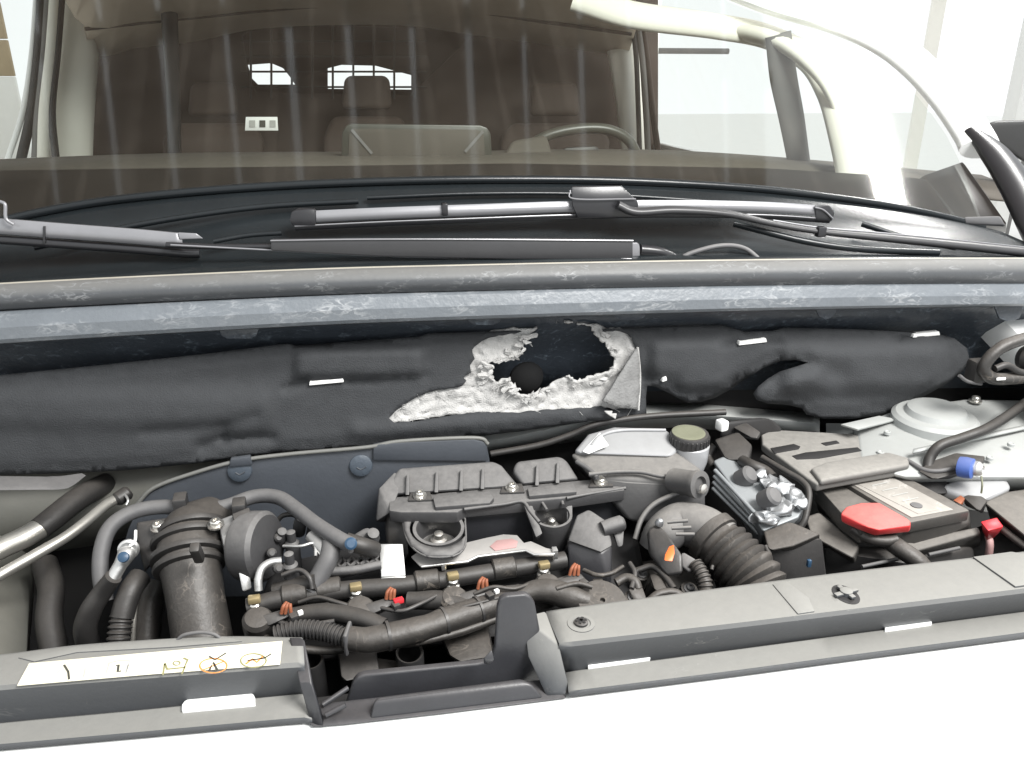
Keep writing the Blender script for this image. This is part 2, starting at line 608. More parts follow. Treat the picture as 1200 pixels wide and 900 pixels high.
def loft(name, lines, material, parent=None, thick=0.003, smooth=35, sub=1, closed=False, n=40):
    """skin through polylines of 3-D points; every line is resampled to n stations"""
    rows = []
    for ln in lines:
        P, R = spline(ln, 12) if len(ln) > 2 else ([Vector(ln[0]), Vector(ln[1])], [1, 1])
        d = [0]
        for a, b in zip(P, P[1:]):
            d.append(d[-1] + (b - a).length)
        row, j = [], 0
        for i in range(n + 1):
            s = d[-1] * i / n
            while j < len(P) - 2 and d[j + 1] < s:
                j += 1
            t = (s - d[j]) / max(1e-9, d[j + 1] - d[j])
            row.append(P[j].lerp(P[j + 1], t))
        rows.append(row)
    bm = bmesh.new()
    V = [[bm.verts.new(p) for p in row] for row in rows]
    idx = list(range(len(V)))
    prs = list(zip(idx, idx[1:]))
    if closed:
        prs.append((idx[-1], 0))
    for a, b in prs:
        for k in range(n):
            bm.faces.new((V[a][k], V[a][k + 1], V[b][k + 1], V[b][k]))
    o = finish(name, bm, material, parent, smooth)
    if thick:
        md = o.modifiers.new('thickness', 'SOLIDIFY')
        md.thickness = thick
        md.offset = 0
    return o


def inside(p, poly):
    x, y = p
    c = False
    for i in range(len(poly)):
        x1, y1 = poly[i]
        x2, y2 = poly[i - 1]
        if (y1 > y) != (y2 > y) and x < (x2 - x1) * (y - y1) / (y2 - y1) + x1:
            c = not c
    return c


def edge_dist(p, poly):
    x, y = p
    best = 1e9
    for i in range(len(poly)):
        x1, y1 = poly[i]
        x2, y2 = poly[i - 1]
        dx, dy = x2 - x1, y2 - y1
        t = max(0, min(1, ((x - x1) * dx + (y - y1) * dy) / max(1e-9, dx * dx + dy * dy)))
        best = min(best, math.hypot(x - x1 - t * dx, y - y1 - t * dy))
    return best


def dense(poly, step, jit=0, close=True):
    out = []
    n = len(poly)
    for i in range(n if close else n - 1):
        a, b = poly[i], poly[(i + 1) % n]
        k = max(1, int(math.hypot(b[0] - a[0], b[1] - a[1]) / step))
        for j in range(k):
            t = j / k
            out.append((a[0] + (b[0] - a[0]) * t + random.uniform(-jit, jit),
                        a[1] + (b[1] - a[1]) * t + random.uniform(-jit, jit)))
    return out


def sheet(name, outer, holes, step, fn, material, parent=None, thick=0.004, smooth=60):
    """triangulated sheet with clean cut edges; fn maps an outline point to its place"""
    vs_, es_ = [], []
    for poly in [outer] + holes:
        b = len(vs_)
        vs_ += [Vector(p) for p in poly]
        es_ += [(b + i, b + (i + 1) % len(poly)) for i in range(len(poly))]
    xs = [p[0] for p in outer]
    ys = [p[1] for p in outer]
    yy = min(ys)
    row = 0
    while yy < max(ys):
        xx = min(xs) + (step / 2 if row % 2 else 0)
        while xx < max(xs):
            p = (xx + random.uniform(-.2, .2) * step, yy + random.uniform(-.2, .2) * step)
            if inside(p, outer) and not any(inside(p, h) for h in holes) and \
                    min(edge_dist(p, q) for q in [outer] + holes) > step * 0.45:
                vs_.append(Vector(p))
            xx += step
        yy += step * 0.87
        row += 1
    r = delaunay_2d_cdt(vs_, es_, [], 0, 1e-4)
    bm = bmesh.new()
    V = [bm.verts.new(fn(v.x, v.y)) for v in r[0]]
    for f in r[2]:
        c = (sum(r[0][i].x for i in f) / 3, sum(r[0][i].y for i in f) / 3)
        if inside(c, outer) and not any(inside(c, h) for h in holes):
            try:
                bm.faces.new([V[i] for i in f])
            except ValueError:
                pass
    for v in [v for v in bm.verts if not v.link_faces]:
        bm.verts.remove(v)
    o = finish(name, bm, material, parent, smooth)
    if thick:
        md = o.modifiers.new('thickness', 'SOLIDIFY')
        md.thickness = thick
        md.offset = 0
    return o


def ribbon(name, pts, wd, material, parent, nrm=(0, 0, 1)):
    """printed stroke: thin flat line a hair above its surface"""
    P = [Vector(p) for p in pts]
    bm = bmesh.new()
    L_, nr = [], Vector(nrm)
    for i, p in enumerate(P):
        t = (P[min(i + 1, len(P) - 1)] - P[max(0, i - 1)]).normalized()
        s = t.cross(nr).normalized() * wd / 2
        L_.append((bm.verts.new(p + s), bm.verts.new(p - s)))
    for a, b in zip(L_, L_[1:]):
        bm.faces.new((a[0], b[0], b[1], a[1]))
    return finish(name, bm, material, parent)

# ================================================================== SETTING
bm = bmesh.new()
bmesh.ops.create_grid(bm, x_segments=4, y_segments=4, size=30, matrix=Matrix.Translation((0, 10, 0)))
tag(finish('floor', bm, 'concrete'), kind='structure')

# far side of the workshop seen past the passenger door
wl = thing('workshop_wall', 'brown boarded wall seen through the side window at the far left edge', 'wall', (-5.2, 8, 0))
for k in range(6):
    box('board', (-5.0, 8.6, 1.75 + k * 0.32), (3.6, 0.05, 0.31), 'wall_wood', wl, 0.008)
box('panel', (-5.0, 8.6, 0.8), (3.6, 0.05, 1.58), 'wall_white', wl, 0.01)
for k in range(5):
    box('post', (-6.2 + k * 0.62, 8.52, 0.8), (0.07, 0.05, 1.56), 'wall_wood', wl, 0.005)
rk = thing('storage_rack', 'white metal storage rack at the far left edge beyond the van', 'rack', (-4.4, 7.2, 0))
for k in range(4):
    box('upright', (-5.3 + k * 0.55, 7.2, 0.72), (0.06, 0.06, 1.44), 'wall_white', rk, 0.005)
for z in (0.5, 0.95, 1.42):
    box('shelf', (-4.5, 7.2, z), (1.9, 0.3, 0.06), 'wall_white', rk, 0.005)

bw = thing('workshop_facade', 'pale blown-out posts and lintel of the workshop front past the right pillar', 'facade', (6.4, 7.6, 0))
for k in range(3):
    box('column', (5.75 + k * .85, 7.9 - k * .5, 1.2), (.13, .13, 2.4), 'grey_seal' if k == 1 else 'cream', bw, .01, rz=-.5)
box('lintel', (6.6, 7.35, 2.43), (2.2, .12, .10), 'cream', bw, .01, rz=-.5)
gd = thing('overhead_rail', 'thin grey rail crossing the bright opening seen through the side window', 'rail', (3.0, 8.9, 0))
tube('bar', [Vector((1.9, 8.9, 1.86)), Vector((4.0, 8.9, 1.86))], .03, 'grey_seal', gd, n=8)
tube('post', [Vector((1.9, 8.9, 0)), Vector((1.9, 8.9, 1.9))], .03, 'grey_seal', gd, n=8)

# boarded roof over the van, seen only as the brown striped image in the windscreen
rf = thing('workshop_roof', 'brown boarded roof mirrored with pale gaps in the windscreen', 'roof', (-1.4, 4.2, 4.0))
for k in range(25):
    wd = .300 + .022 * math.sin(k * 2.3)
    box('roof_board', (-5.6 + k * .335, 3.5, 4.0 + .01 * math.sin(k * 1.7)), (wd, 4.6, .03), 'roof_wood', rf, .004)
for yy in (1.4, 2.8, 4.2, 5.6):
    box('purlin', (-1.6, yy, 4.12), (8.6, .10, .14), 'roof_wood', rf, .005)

# ================================================================== VAN BODY
van = thing('van', 'white van front with the bonnet off and the engine bay open', 'van', (0.04, 2.2, 0.0))

# --- painted front end below the panel
edge_pts = [(-160, 886, .860), (0, 876, .860), (200, 860, .860), (360, 848, .860), (500, 836, .860), (660, 817, .860),
            (850, 793, .860), (1040, 768, .860), (1200, 746, .860), (1380, 720, .860)]
E = [Z(*p) for p in edge_pts]


def shift(P, dy, dz):
    return [p + Vector((0, dy, dz)) for p in P]


bumper = loft('front_bumper', [shift(E, .012, -.012), shift(E, .008, -.004), shift(E, 0.004, -.002), shift(E, -.03, -.004), shift(E, -.10, -.018),
                               shift(E, -.20, -.06), shift(E, -.28, -.15), shift(E, -.31, -.30)], 'white_paint', van,
              0.004, 60, n=60)


# --- radiator support panel: two dusty plastic runs either side of the catch recess
def panel_run(lines, nm='front_panel'):
    return loft(nm, [[Z(*p) for p in ln] for ln in lines], 'panel_plastic', van, 0.004, 28, n=50)


left_lines = [
    [(-150, 786, .80), (60, 774, .80), (200, 764, .80), (358, 764, .80)],
    [(-150, 782, .918), (0, 769, .918), (100, 757, .918), (250, 748, .918), (354, 749, .918)],
    [(-150, 784, .922), (0, 771, .922), (100, 759, .922), (250, 750, .922), (355, 751, .922)],
    [(-150, 820, .922), (0, 804, .922), (160, 791, .922), (335, 778, .922), (357, 777, .922)],
    [(-150, 824, .919), (0, 808, .919), (160, 795, .919), (335, 782, .919), (357, 781, .919)],
    [(-150, 846, .888), (0, 829, .888), (160, 815, .888), (335, 801, .888), (359, 800, .888)],
    [(-150, 865, .866), (0, 848, .866), (160, 833, .866), (335, 815, .866), (361, 814, .866)],
    [(-150, 867, .870), (0, 850, .870), (160, 835, .870), (335, 817, .870), (362, 816, .870)],
    [(-150, 884, .870), (0, 872, .870), (160, 858, .870), (340, 842, .870), (366, 842, .870)],
    [(-150, 890, .864), (0, 877, .864), (160, 863, .864), (340, 847, .864), (367, 847, .864)]]
pl = panel_run(left_lines)
right_lines = [
    [(652, 735, .80), (850, 710, .80), (1000, 690, .80), (1200, 668, .80), (1400, 645, .80)],
    [(640, 718, .918), (850, 690, .918), (1000, 671, .918), (1200, 648, .918), (1400, 622, .918)],
    [(640, 720, .922), (850, 692, .922), (1000, 673, .922), (1200, 650, .922), (1400, 624, .922)],
    [(655, 754, .922), (850, 732, .922), (1000, 714, .922), (1200, 690, .922), (1400, 664, .922)],
    [(655, 758, .918), (850, 736, .918), (1000, 718, .918), (1200, 694, .918), (1400, 668, .918)],
    [(658, 774, .888), (850, 752, .888), (1000, 734, .888), (1200, 708, .888), (1400, 682, .888)],
    [(662, 788, .868), (850, 763, .868), (1000, 743, .868), (1200, 717, .868), (1400, 691, .868)],
    [(663, 790, .872), (850, 765, .872), (1000, 745, .872), (1200, 719, .872), (1400, 693, .872)],
    [(666, 810, .872), (850, 787, .872), (1000, 767, .872), (1200, 741, .872), (1400, 713, .872)],
    [(667, 815, .865), (850, 792, .865), (1000, 772, .865), (1200, 746, .865), (1400, 718, .865)]]
pr = panel_run(right_lines)


def pill(name, x0, y0, x1, y1, h, z, material, parent, thick=.003):
    """rounded plate lying along the panel; (x0,y0)-(x1,y1) is its lower edge, h its height in the picture"""
    pts = [(x0, y0), (x0, y0 - h * .45), (x0 + 3, y0 - h * .75), (x0 + 8, y0 - h * .95), (x0 + 14, y0 - h), (x1 - 14, y1 - h),
           (x1 - 7, y1 - h * .95), (x1 - 2, y1 - h * .75), (x1, y1 - h * .45), (x1, y1)]
    return prism(name, [Z(p, q, z) for p, q in pts], (0, 0, -thick), material, parent, 0.0006, 1)


for (a, b, c, d, h) in ((213, 832, 299, 824, 14), (689, 781, 762, 771, 13), (1037, 739, 1092, 731, 12)):
    pill('lit_slot', a, b, c, d, h, .8765, 'white_paint', bumper, .006)  # white plates stand for slots with bright light coming through

# raised steps on the top of the panel runs
top('raised_step', [(905, 684), (922, 681), (948, 700), (955, 716), (935, 719)], .9255, .006, 'panel_plastic', pr, .0015)
top('raised_step', [(1140, 652), (1185, 646), (1240, 655), (1260, 677), (1190, 687)], .9265, .007, 'panel_plastic', pr, .0015)
top('raised_step', [(20, 770), (86, 757), (200, 748), (262, 745), (285, 751), (200, 758), (90, 764), (40, 775)], .9255, .005,
    'panel_plastic', pl, .0015)
# star screw and its washer, cross-shaped clip seat
s0 = Z(681, 731, .9235)
lathe('screw_washer', s0, (0, 0, 1), [(.017, -.002), (.017, .0012), (.012, .0016), (.011, .0006)], 'panel_plastic', pr)
sc = lathe('screw', s0, (0, 0, 1), [(.0085, 0), (.0085, .0035), (.006, .005), (.003, .0052)], 'black_plastic', pr)
for k in range(3):
    a = k * math.pi / 3
    box('star_recess', s0 + Vector((0, 0, .0054)), (.013, .003, .0012), 'bay_black', sc, 0, rz=a)
s1 = Z(991, 697, .9235)
lathe('clip_seat', s1, (0, 0, 1), [(.021, -.002), (.021, .0008), (.019, .001)], 'bay_black', pr, squash=.75)
cl = lathe('clip', s1 + Vector((0, 0, .001)), (0, 0, 1), [(.008, 0), (.008, .006), (.006, .007)], 'panel_plastic', pr)
box('clip_arm', s1 + Vector((0, 0, .0035)), (.036, .007, .004), 'panel_plastic', cl, .001, rz=.2)
box('clip_arm', s1 + Vector((0, 0, .0042)), (.007, .028, .004), 'panel_plastic', cl, .001, rz=.2)
# thin wire clamp standing at the back of the left run
tube('wire_loop', [Z(208, 750, .924), Z(216, 744, .93), Z(235, 741, .932), Z(250, 743, .93), Z(258, 748, .924)], .0022, 'hose_grey',
     pl)

# --- catch recess between the two runs
rec = loft('catch_recess', [[Z(340, 749, .925), Z(352, 749, .925), Z(357, 752, .924)], [Z(352, 800, .905), Z(362, 800, .905), Z(366, 802, .904)],
                            [Z(366, 848, .862), Z(374, 850, .862), Z(380, 850, .862)]], 'recess_plastic', van, .006, n=8)
WY = .742
front('back_wall', [(398, 854), (406, 824), (414, 800), (419, 794), (428, 791), (470, 787), (560, 778), (571, 776), (577, 770), (580, 758), (583, 712), (586, 703), (593, 699),
                    (615, 697), (622, 700), (627, 708), (634, 745), (648, 810), (650, 822)], .768, .010, 'recess_plastic', rec, .003, 3)
hull('recess_floor', [Z(362, 846, .866), Z(366, 852, .864), Z(404, 849, .864), Z(520, 836, .864), Z(664, 818, .864), Z(650, 795, .866), Z(600, 800, .868), Z(404, 825, .868),
                      Z(372, 825, .868), Z(366, 850, .850), Z(664, 817, .850), Z(600, 800, .850), Z(372, 825, .850)], 'recess_plastic', rec, .0015)
hull('floor_step', [Z(438, 823, .884), Z(442, 817, .886), Z(610, 795, .886), Z(622, 801, .884),
                    Z(432, 845, .862), Z(640, 820, .862), Z(442, 820, .862), Z(618, 800, .862)], 'recess_plastic', rec, .004, 3)
hull('cheek', [Z(612, 722, .936), Z(640, 715, .924), Z(655, 755, .921), Z(666, 800, .880), Z(664, 816, .862), Z(640, 818, .862),
               Z(618, 770, .90)], 'panel_plastic', rec, .003)
hull('gusset', [Z(566, 772, .925), Z(577, 760, .935), Z(580, 775, .92), Z(572, 780, .91), Z(566, 778, .90)], 'recess_plastic', rec, .002)
for (x0, y0, x1, y1) in ((378, 826, 408, 806), (382, 838, 405, 826)):
    tube('rib', [Z(x0, y0, .872), Z(x1, y1, .880)], .003, 'recess_plastic', rec)

# --- bay tub; black floor added to block light from below
bay = hull('bay_light_block', [Vector((-.95, .78, .45)), Vector((1.25, .78, .45)), Vector((1.25, 1.4, .45)), Vector((-.95, 1.4, .45)),
                         Vector((-.95, .78, .5)), Vector((1.25, .78, .5)), Vector((1.25, 1.4, .5)), Vector((-.95, 1.4, .5))], 'bay_black',
           van, 0)
box('radiator', (.1, .80, .66), (2.2, .04, .33), 'bay_black', van, .005)
fw = box('firewall', (.15, 1.385, .82), (2.5, .02, .72), 'bay_black', van, 0)
# painted inner wing on the left
loft('inner_wing', [[Z(-70, 560, .90), Z(-80, 640, .84), Z(-90, 790, .80)], [Z(8, 572, .88), Z(0, 640, .81), Z(-6, 790, .77)],
                    [Z(24, 590, .85), Z(34, 650, .77), Z(28, 790, .73)], [Z(40, 640, .70), Z(40, 680, .66), Z(30, 800, .62)]],
     'bay_paint_dirty', van, .003, 60, n=20)
# painted crossmember in front of the bulkhead
loft('crossmember', [[Y(300, 520, 1.335), Y(420, 511, 1.335), Y(560, 500, 1.335), Y(700, 480, 1.335), Y(800, 474, 1.335), Y(960, 486, 1.335)],
                     [Y(300, 545, 1.30), Y(420, 532, 1.30), Y(560, 519, 1.30), Y(690, 494, 1.30), Y(800, 486, 1.30), Y(960, 496, 1.30)],
                     [Y(300, 575, 1.32), Y(420, 556, 1.32), Y(560, 534, 1.32), Y(690, 514, 1.32), Y(800, 500, 1.32), Y(960, 520, 1.32)]],
     'bay_paint', van, .004, 60, n=50)
loft('bulkhead_foot', [[Y(-120, 556, 1.335), Y(90, 548, 1.335), Y(200, 535, 1.335), Y(310, 520, 1.335)],
                       [Y(-120, 600, 1.30), Y(100, 585, 1.30), Y(200, 566, 1.30), Y(310, 545, 1.30)],
                       [Y(-120, 660, 1.32), Y(100, 640, 1.32), Y(200, 610, 1.32), Y(310, 580, 1.32)]], 'bay_paint_dirty', van, .004, 60, n=24)
# suspension tower on the right
tw = hull('suspension_tower', [Z(1000, 500, .93), Z(1060, 476, .955), Z(1130, 468, .965), Z(1260, 470, .965), Z(1300, 560, .93),
                               Z(1005, 545, .93), Z(1060, 560, .92),
                               Z(1000, 520, .70), Z(1300, 620, .70), Z(1005, 580, .70), Z(1250, 480, .70)], 'bay_paint', van, .012, 4)
c0 = Z(1095, 491, .957)
lathe('tower_cup', c0, (-.02, -.03, 1), [(.075, -.03), (.075, .004), (.068, .010), (.055, .012), (.05, .022), (.036, .028)],
      'bay_paint', tw, n=36)
bolt(Z(1086, 491, .966), (0, 0, 1), .008, tw)
bolt(Z(1143, 470, .968), (0, 0, 1), .008, tw)
loft('seam_lip', [[Z(1070, 527, .951), Z(1130, 514, .955), Z(1205, 498, .96)], [Z(1070, 531, .949), Z(1130, 518, .953), Z(1205, 502, .958)]],
     'bay_paint', tw, .004, n=10)
for (p_, q_, z_) in ((1040, 506, .95), (1032, 530, .938), (1160, 536, .945), (1185, 520, .953)):
    lathe('weld_dimple', Z(p_, q_, z_), (0, -.1, 1), [(.006, -.004), (.006, .001), (.004, .0016), (.003, .0006)], 'bay_paint', tw, n=14)
hull('folded_flange', [Z(985, 497, .955), Z(1030, 487, .955), Z(1052, 491, .955), Z(1005, 503, .955), Z(985, 499, .950), Z(1052, 493, .950),
                       Z(1005, 505, .950)], 'bay_paint', tw, .001)
hull('tower_web', [Y(968, 496, 1.33), Y(1030, 496, 1.33), Y(1030, 560, 1.33), Y(968, 530, 1.33), Y(968, 496, 1.335), Y(1030, 560, 1.335)],
     'bay_paint', tw, .001)

# painted front wings either side of the bay
for s, x0 in ((1, 1.20), (-1, -.86)):
    loft('front_wing', [[Vector((x0 + s * dx, y_, z_ + dz)) for y_, z_ in ((.62, .88), (.9, .97), (1.2, 1.08), (1.5, 1.20))]
                        for dx, dz in ((-.02, -.05), (0, 0), (.05, .005), (.12, -.03), (.17, -.12), (.19, -.40))], 'white_paint', van, .004, 60, n=16)

# --- scuttle: under-panel, rubber seal, black plastic cowl
seal_y = [(-200, 346), (0, 334), (200, 324), (400, 316), (600, 311), (800, 307), (1000, 305), (1200, 304), (1400, 305)]
xs = [-200, -50, 100, 250, 400, 550, 700, 850, 1000, 1150, 1300, 1400]


def sl(dy, y, k=1.0):
    return [Y(x, interp(seal_y, x) + dy + (0.0 if k == 1 else k * (600 - x) / 600), y) for x in xs]


under = loft('scuttle_underside', [sl(44, 1.25), sl(70, 1.285), sl(84, 1.31), sl(105, 1.325), sl(150, 1.335)], 'cowl_under', van, .004, 60, n=60)
tb = [(255, 397, 305, 381), (545, 381, 590, 369), (716, 375, 760, 363), (955, 374, 982, 360), (1166, 376, 1200, 359)]
for (x0, y1, x1, y0) in tb:
    front('drip_tab', [(x0 - 2, y0 - 4), (x0 + 5, y1 - 3), (x0 + 12, y1), (x1 - 12, y1), (x1 - 5, y1 - 3), (x1 + 2, y0 - 4)], 1.232, .004,
          'cowl_under', under, .001)
cs = loft('cowl_seal', [sl(6, 1.25), sl(1, 1.245), sl(0, 1.235), sl(3, 1.222), sl(9, 1.213), sl(16, 1.209), sl(22, 1.211), sl(27, 1.218), sl(29, 1.23)],
          'seal_top', van, .003, 70, n=90)
loft('scuffed_strip', [sl(28, 1.232), sl(30, 1.220, 2), sl(33, 1.216, 3), sl(45, 1.2095, 4), sl(46, 1.209, 4), sl(57, 1.2095, 6), sl(60, 1.213, 7), sl(61, 1.235, 7)],
     'seal_strip', cs, .003, 12, n=90)
tube('lip_bead', sl(-0.5, 1.238), .0030, 'seal_lip', cs, n=8)

arc = [(-200, 318), (-60, 275), (20, 253), (100, 238), (200, 226), (300, 218), (400, 213), (500, 210), (600, 209), (700, 210), (800, 214), (900, 221),
       (980, 230), (1060, 243), (1120, 256), (1150, 264)]
axs = [-200, -100, 0, 100, 200, 300, 400, 500, 600, 700, 800, 900, 1000, 1060, 1110, 1150]


def ar(dy, back=0.0):
    return [G(x, interp(arc, x) + dy) + Vector((0, back, 0)) for x in axs]


A0, A1 = ar(2), sl(1, 1.238)


def mixl(t, dz=0.0, dyy=0.0, n=24):
    P, _ = spline(A0, 8)
    Q, _ = spline(A1, 8)
    out = []
    for i in range(n + 1):
        a = P[round(i / n * (len(P) - 1))]
        b = Q[round(i / n * (len(Q) - 1))]
        out.append(a.lerp(b, t) + Vector((0, dyy, dz)))
    return out


cowl = loft('cowl_panel', [mixl(0), mixl(.10, -.004), mixl(.22, -.016), mixl(.34, -.030), mixl(.5, -.032), mixl(.66, -.026), mixl(.8, -.014),
                           mixl(.92, -.004), mixl(1.0, -.002)], 'cowl_plastic', van, .003, 60, n=80)
tube('cowl_moulding', [p + Vector((0, -.006, .003)) for p in ar(3)], .0075, 'cowl_plastic', cowl, n=10)
# moulded ribs and pockets of the cowl
for pts, r in (([(430, 232), (560, 227), (700, 228), (860, 238)], .004), ([(40, 290), (170, 262), (300, 243), (420, 236)], .005),
               ([(860, 262), (940, 282), (1010, 292), (1100, 296)], .006), ([(250, 283), (290, 276), (330, 273)], .004),
               ([(1010, 262), (1060, 278), (1120, 290)], .006)):
    P = []
    for a, b in pts:
        lo = (b - interp(arc, a)) / (interp(seal_y, a) - interp(arc, a))
        p0 = G(a, interp(arc, a) + 2)
        p1 = Y(a, interp(seal_y, a) + 1, 1.238)
        P.append(Y(a, b, p0.lerp(p1, lo).y - .004))
    tube('cowl_rib', P, r, 'cowl_plastic', cowl, n=10)
hull('cowl_catch', [Y(1130, 254, 1.34), Y(1172, 253, 1.34), Y(1178, 264, 1.34), Y(1132, 263, 1.34), Y(1130, 256, 1.36), Y(1172, 255, 1.36),
                    Y(1178, 266, 1.36)], 'hose_grey', cowl, .003)

# --- windscreen
er = [(-160, 560), (-80, 720), (-30, 800), (0, 868), (25, 950), (50, 1005), (80, 1045), (120, 1082), (160, 1110), (200, 1130), (264, 1152)]
rows = []
pys = [262, 250, 238, 226, 214, 200, 186, 165, 140, 110, 80, 50, 20, -20, -60, -110, -160]
lines = []
NU = 40
for k in range(len(pys)):
    t = k / (len(pys) - 1)
    ln = []
    for i in range(NU + 1):
        u = i / NU
        pyv = None
        # bottom row follows the arc, the top row is level
        b = interp(arc, -200 + u * 1350)
        pyv = b + (-160 - b) * t
        pxv = -200 + u * (interp(er, pyv) + 200)
        ln.append((pxv, pyv))
    lines.append(ln)
glass = None


def grid(name, L_, fn, material, parent, thick, smooth=60):
    bm = bmesh.new()
    V = [[bm.verts.new(fn(*p)) for p in ln] for ln in L_]
    for a, b in zip(V, V[1:]):
        for k in range(len(a) - 1):
            bm.faces.new((a[k], a[k + 1], b[k + 1], b[k]))
    o = finish(name, bm, material, parent, smooth)
    if thick:
        md = o.modifiers.new('thickness', 'SOLIDIFY')
        md.thickness = thick
        md.offset = 0
    return o


glass = grid('windscreen', lines, G, 'windscreen_glass', van, 0)
# black ceramic band along the bottom of the glass
fl = []
for t in (0, .5, 1):
    ln = []
    for i in range(NU + 1):
        x = -200 + i / NU * 1340
        b = interp(arc, x) + 1
        tp = interp([(-200, 205), (0, 196), (300, 192), (600, 188), (900, 194), (1060, 204), (1100, 208), (1140, 225)], x)
        ln.append((x, b + (tp - b) * t))
    fl.append(ln)
grid('ceramic_band', fl, lambda a, b: G(a, b) + Vector((0, .008, -.006)), 'frit', glass, 0)

# --- pillars, roof and doors
ep = [160, 120, 80, 50, 25, 0, -30, -80]
tube('front_pillar', [G(interp(er, p) + 26, p - 4) + Vector((0, -.01, 0)) for p in [178] + ep], .046, 'white_paint', van, n=18, flat=.6)
tube('pillar_trim', [G(1128, 152) + Vector((.0, -.03, .0)), G(1150, 178) + Vector((.0, -.04, 0)), G(1176, 216) + Vector((0, -.04, 0)),
                     G(1206, 275) + Vector((.0, -.04, 0)), G(1235, 330) + Vector((.0, -.04, 0))], [.022, .040, .048, .050, .05], 'wiper_black', van, n=16, flat=.5)
hull('cowl_corner', [G(1088, 206) + Vector((0, .015, 0)), G(1134, 190) + Vector((0, .015, 0)), G(1180, 262) + Vector((0, .0, 0)), G(1130, 262) + Vector((0, .01, 0)),
                     G(1134, 190) + Vector((.0, .06, -.03)), G(1180, 262) + Vector((.05, .05, -.03)), G(1088, 206) + Vector((0, .06, -.03)), G(1110, 256) + Vector((0, .02, -.03))],
     'frit', van, .003)
tube('pillar_lining', [G(x, y) + Vector((.0, .13, 0)) for x, y in ((1075, 300), (1058, 230), (1036, 160), (1015, 110), (985, 70), (930, 40), (860, 26), (760, 12), (690, -10))],
     [.062, .058, .052, .045, .040, .036, .036, .038, .04], 'cream', van, n=16, flat=.5)
roof = [[Vector((x, y, z)) for x in (-.92, -.5, .04, .55, .98)] for y, z in ((2.12, 1.86), (2.4, 1.92), (3.2, 1.94), (4.3, 1.92))]
loft('roof', roof, 'white_paint', van, .02, n=12)
for s in (-1, 1):
    box('side_panel', (.04 + s * .95, 3.55, 1.35), (.03, 1.5, 1.16), 'white_paint', van, .005)
# floor of the load bay and cabin closes the shell from below
box('cabin_floor', (.04, 3.0, .55), (1.9, 2.7, .04), 'cabin_black', van, 0)
box('toe_board', (.04, 1.62, .95), (1.9, .03, .82), 'cabin_black', van, 0)
for s in (-1, 1):
    box('door_panel', (.04 + s * .97, 2.2, .95), (.03, 1.2, .80), 'white_paint', van, .01)

hl = [[(88, -60), (105, 58), (160, 54), (230, 46), (300, 32), (400, 27), (480, 28), (540, 37), (620, 48), (700, 60), (735, 66)],
      [(60, -40), (100, 30), (160, 26), (230, 20), (300, 12), (400, 8), (480, 10), (540, 14), (620, 22), (700, 30), (745, 34)],
      [(60, -90), (100, -60), (160, -60), (230, -60), (300, -62), (400, -62), (480, -62), (540, -62), (620, -60), (700, -58), (745, -56)]]
loft('headliner', [[Y(a, b, 2.62) for a, b in hl[0]], [Y(a, b, 2.45) for a, b in hl[1]], [Y(a, b, 2.05) for a, b in hl[2]]], 'headliner', van,
     .01, 60, n=40)
tube('roof_lining_seam', [Y(a, b, 2.44) for a, b in ((100, 34), (230, 20), (400, 6), (540, 12), (640, 26), (740, 40))], .005, 'cabin_brown', van)

tube('dark_upright', [Y(196, -60, 2.40), Y(199, 30, 2.40), Y(203, 110, 2.42), Y(205, 200, 2.44)], [.022, .021, .018, .018], 'cabin_black', van, n=10)  # dark upright bar behind the glass

# door pillars with their rubber seals
tube('door_pillar', [Y(96, -40, 2.6), Y(88, 60, 2.6), Y(80, 130, 2.6), Y(76, 195, 2.6)], [.06, .062, .07, .075], 'cream', van, n=14, flat=.6)
for pts, r, mt in (([(44, -20), (38, 60), (27, 130), (8, 190)], .008, 'white_paint'), ([(50, -20), (45, 60), (37, 130), (24, 190)], .013, 'cabin_black'),
                   ([(58, -20), (52, 60), (45, 130), (42, 190)], .012, 'grey_seal'), ([(66, -20), (60, 60), (52, 130), (50, 190)], .016, 'cream'),
                   ([(73, -20), (67, 60), (61, 130), (66, 190)], .010, 'cabin_black')):
    tube('door_seal', [Y(a, b, 2.52) for a, b in pts], r, mt, van)
tube('door_pillar', [Y(720, -20, 2.6), Y(728, 40, 2.6), Y(736, 110, 2.6), Y(744, 195, 2.6)], [.06, .055, .045, .04], 'cream', van, n=14, flat=.6)
for pts, r, mt in (([(738, 8), (745, 60), (748, 130), (750, 195)], .008, 'cabin_black'), ([(744, 8), (752, 60), (757, 130), (760, 195)], .010, 'grey_seal'),
                   ([(749, 8), (758, 70), (766, 140), (774, 195)], .010, 'cabin_brown')):
    tube('door_seal', [Y(a, b, 2.5) for a, b in pts], r, mt, van)
tube('quarter_pillar', [Y(912, 40, 1.95), Y(918, 90, 1.95), Y(928, 140, 1.95), Y(938, 200, 1.95)], [.034, .036, .034, .030], 'grey_seal', van, n=12, flat=.5)
tube('window_frame', [Y(745, 26, 2.2), Y(820, 32, 2.15), Y(890, 42, 2.0), Y(930, 60, 1.92), Y(965, 95, 1.85), Y(984, 140, 1.82), Y(985, 196, 1.8)],
     [.028, .03, .034, .03, .022, .018, .016], 'cream', van, n=12, flat=.6)

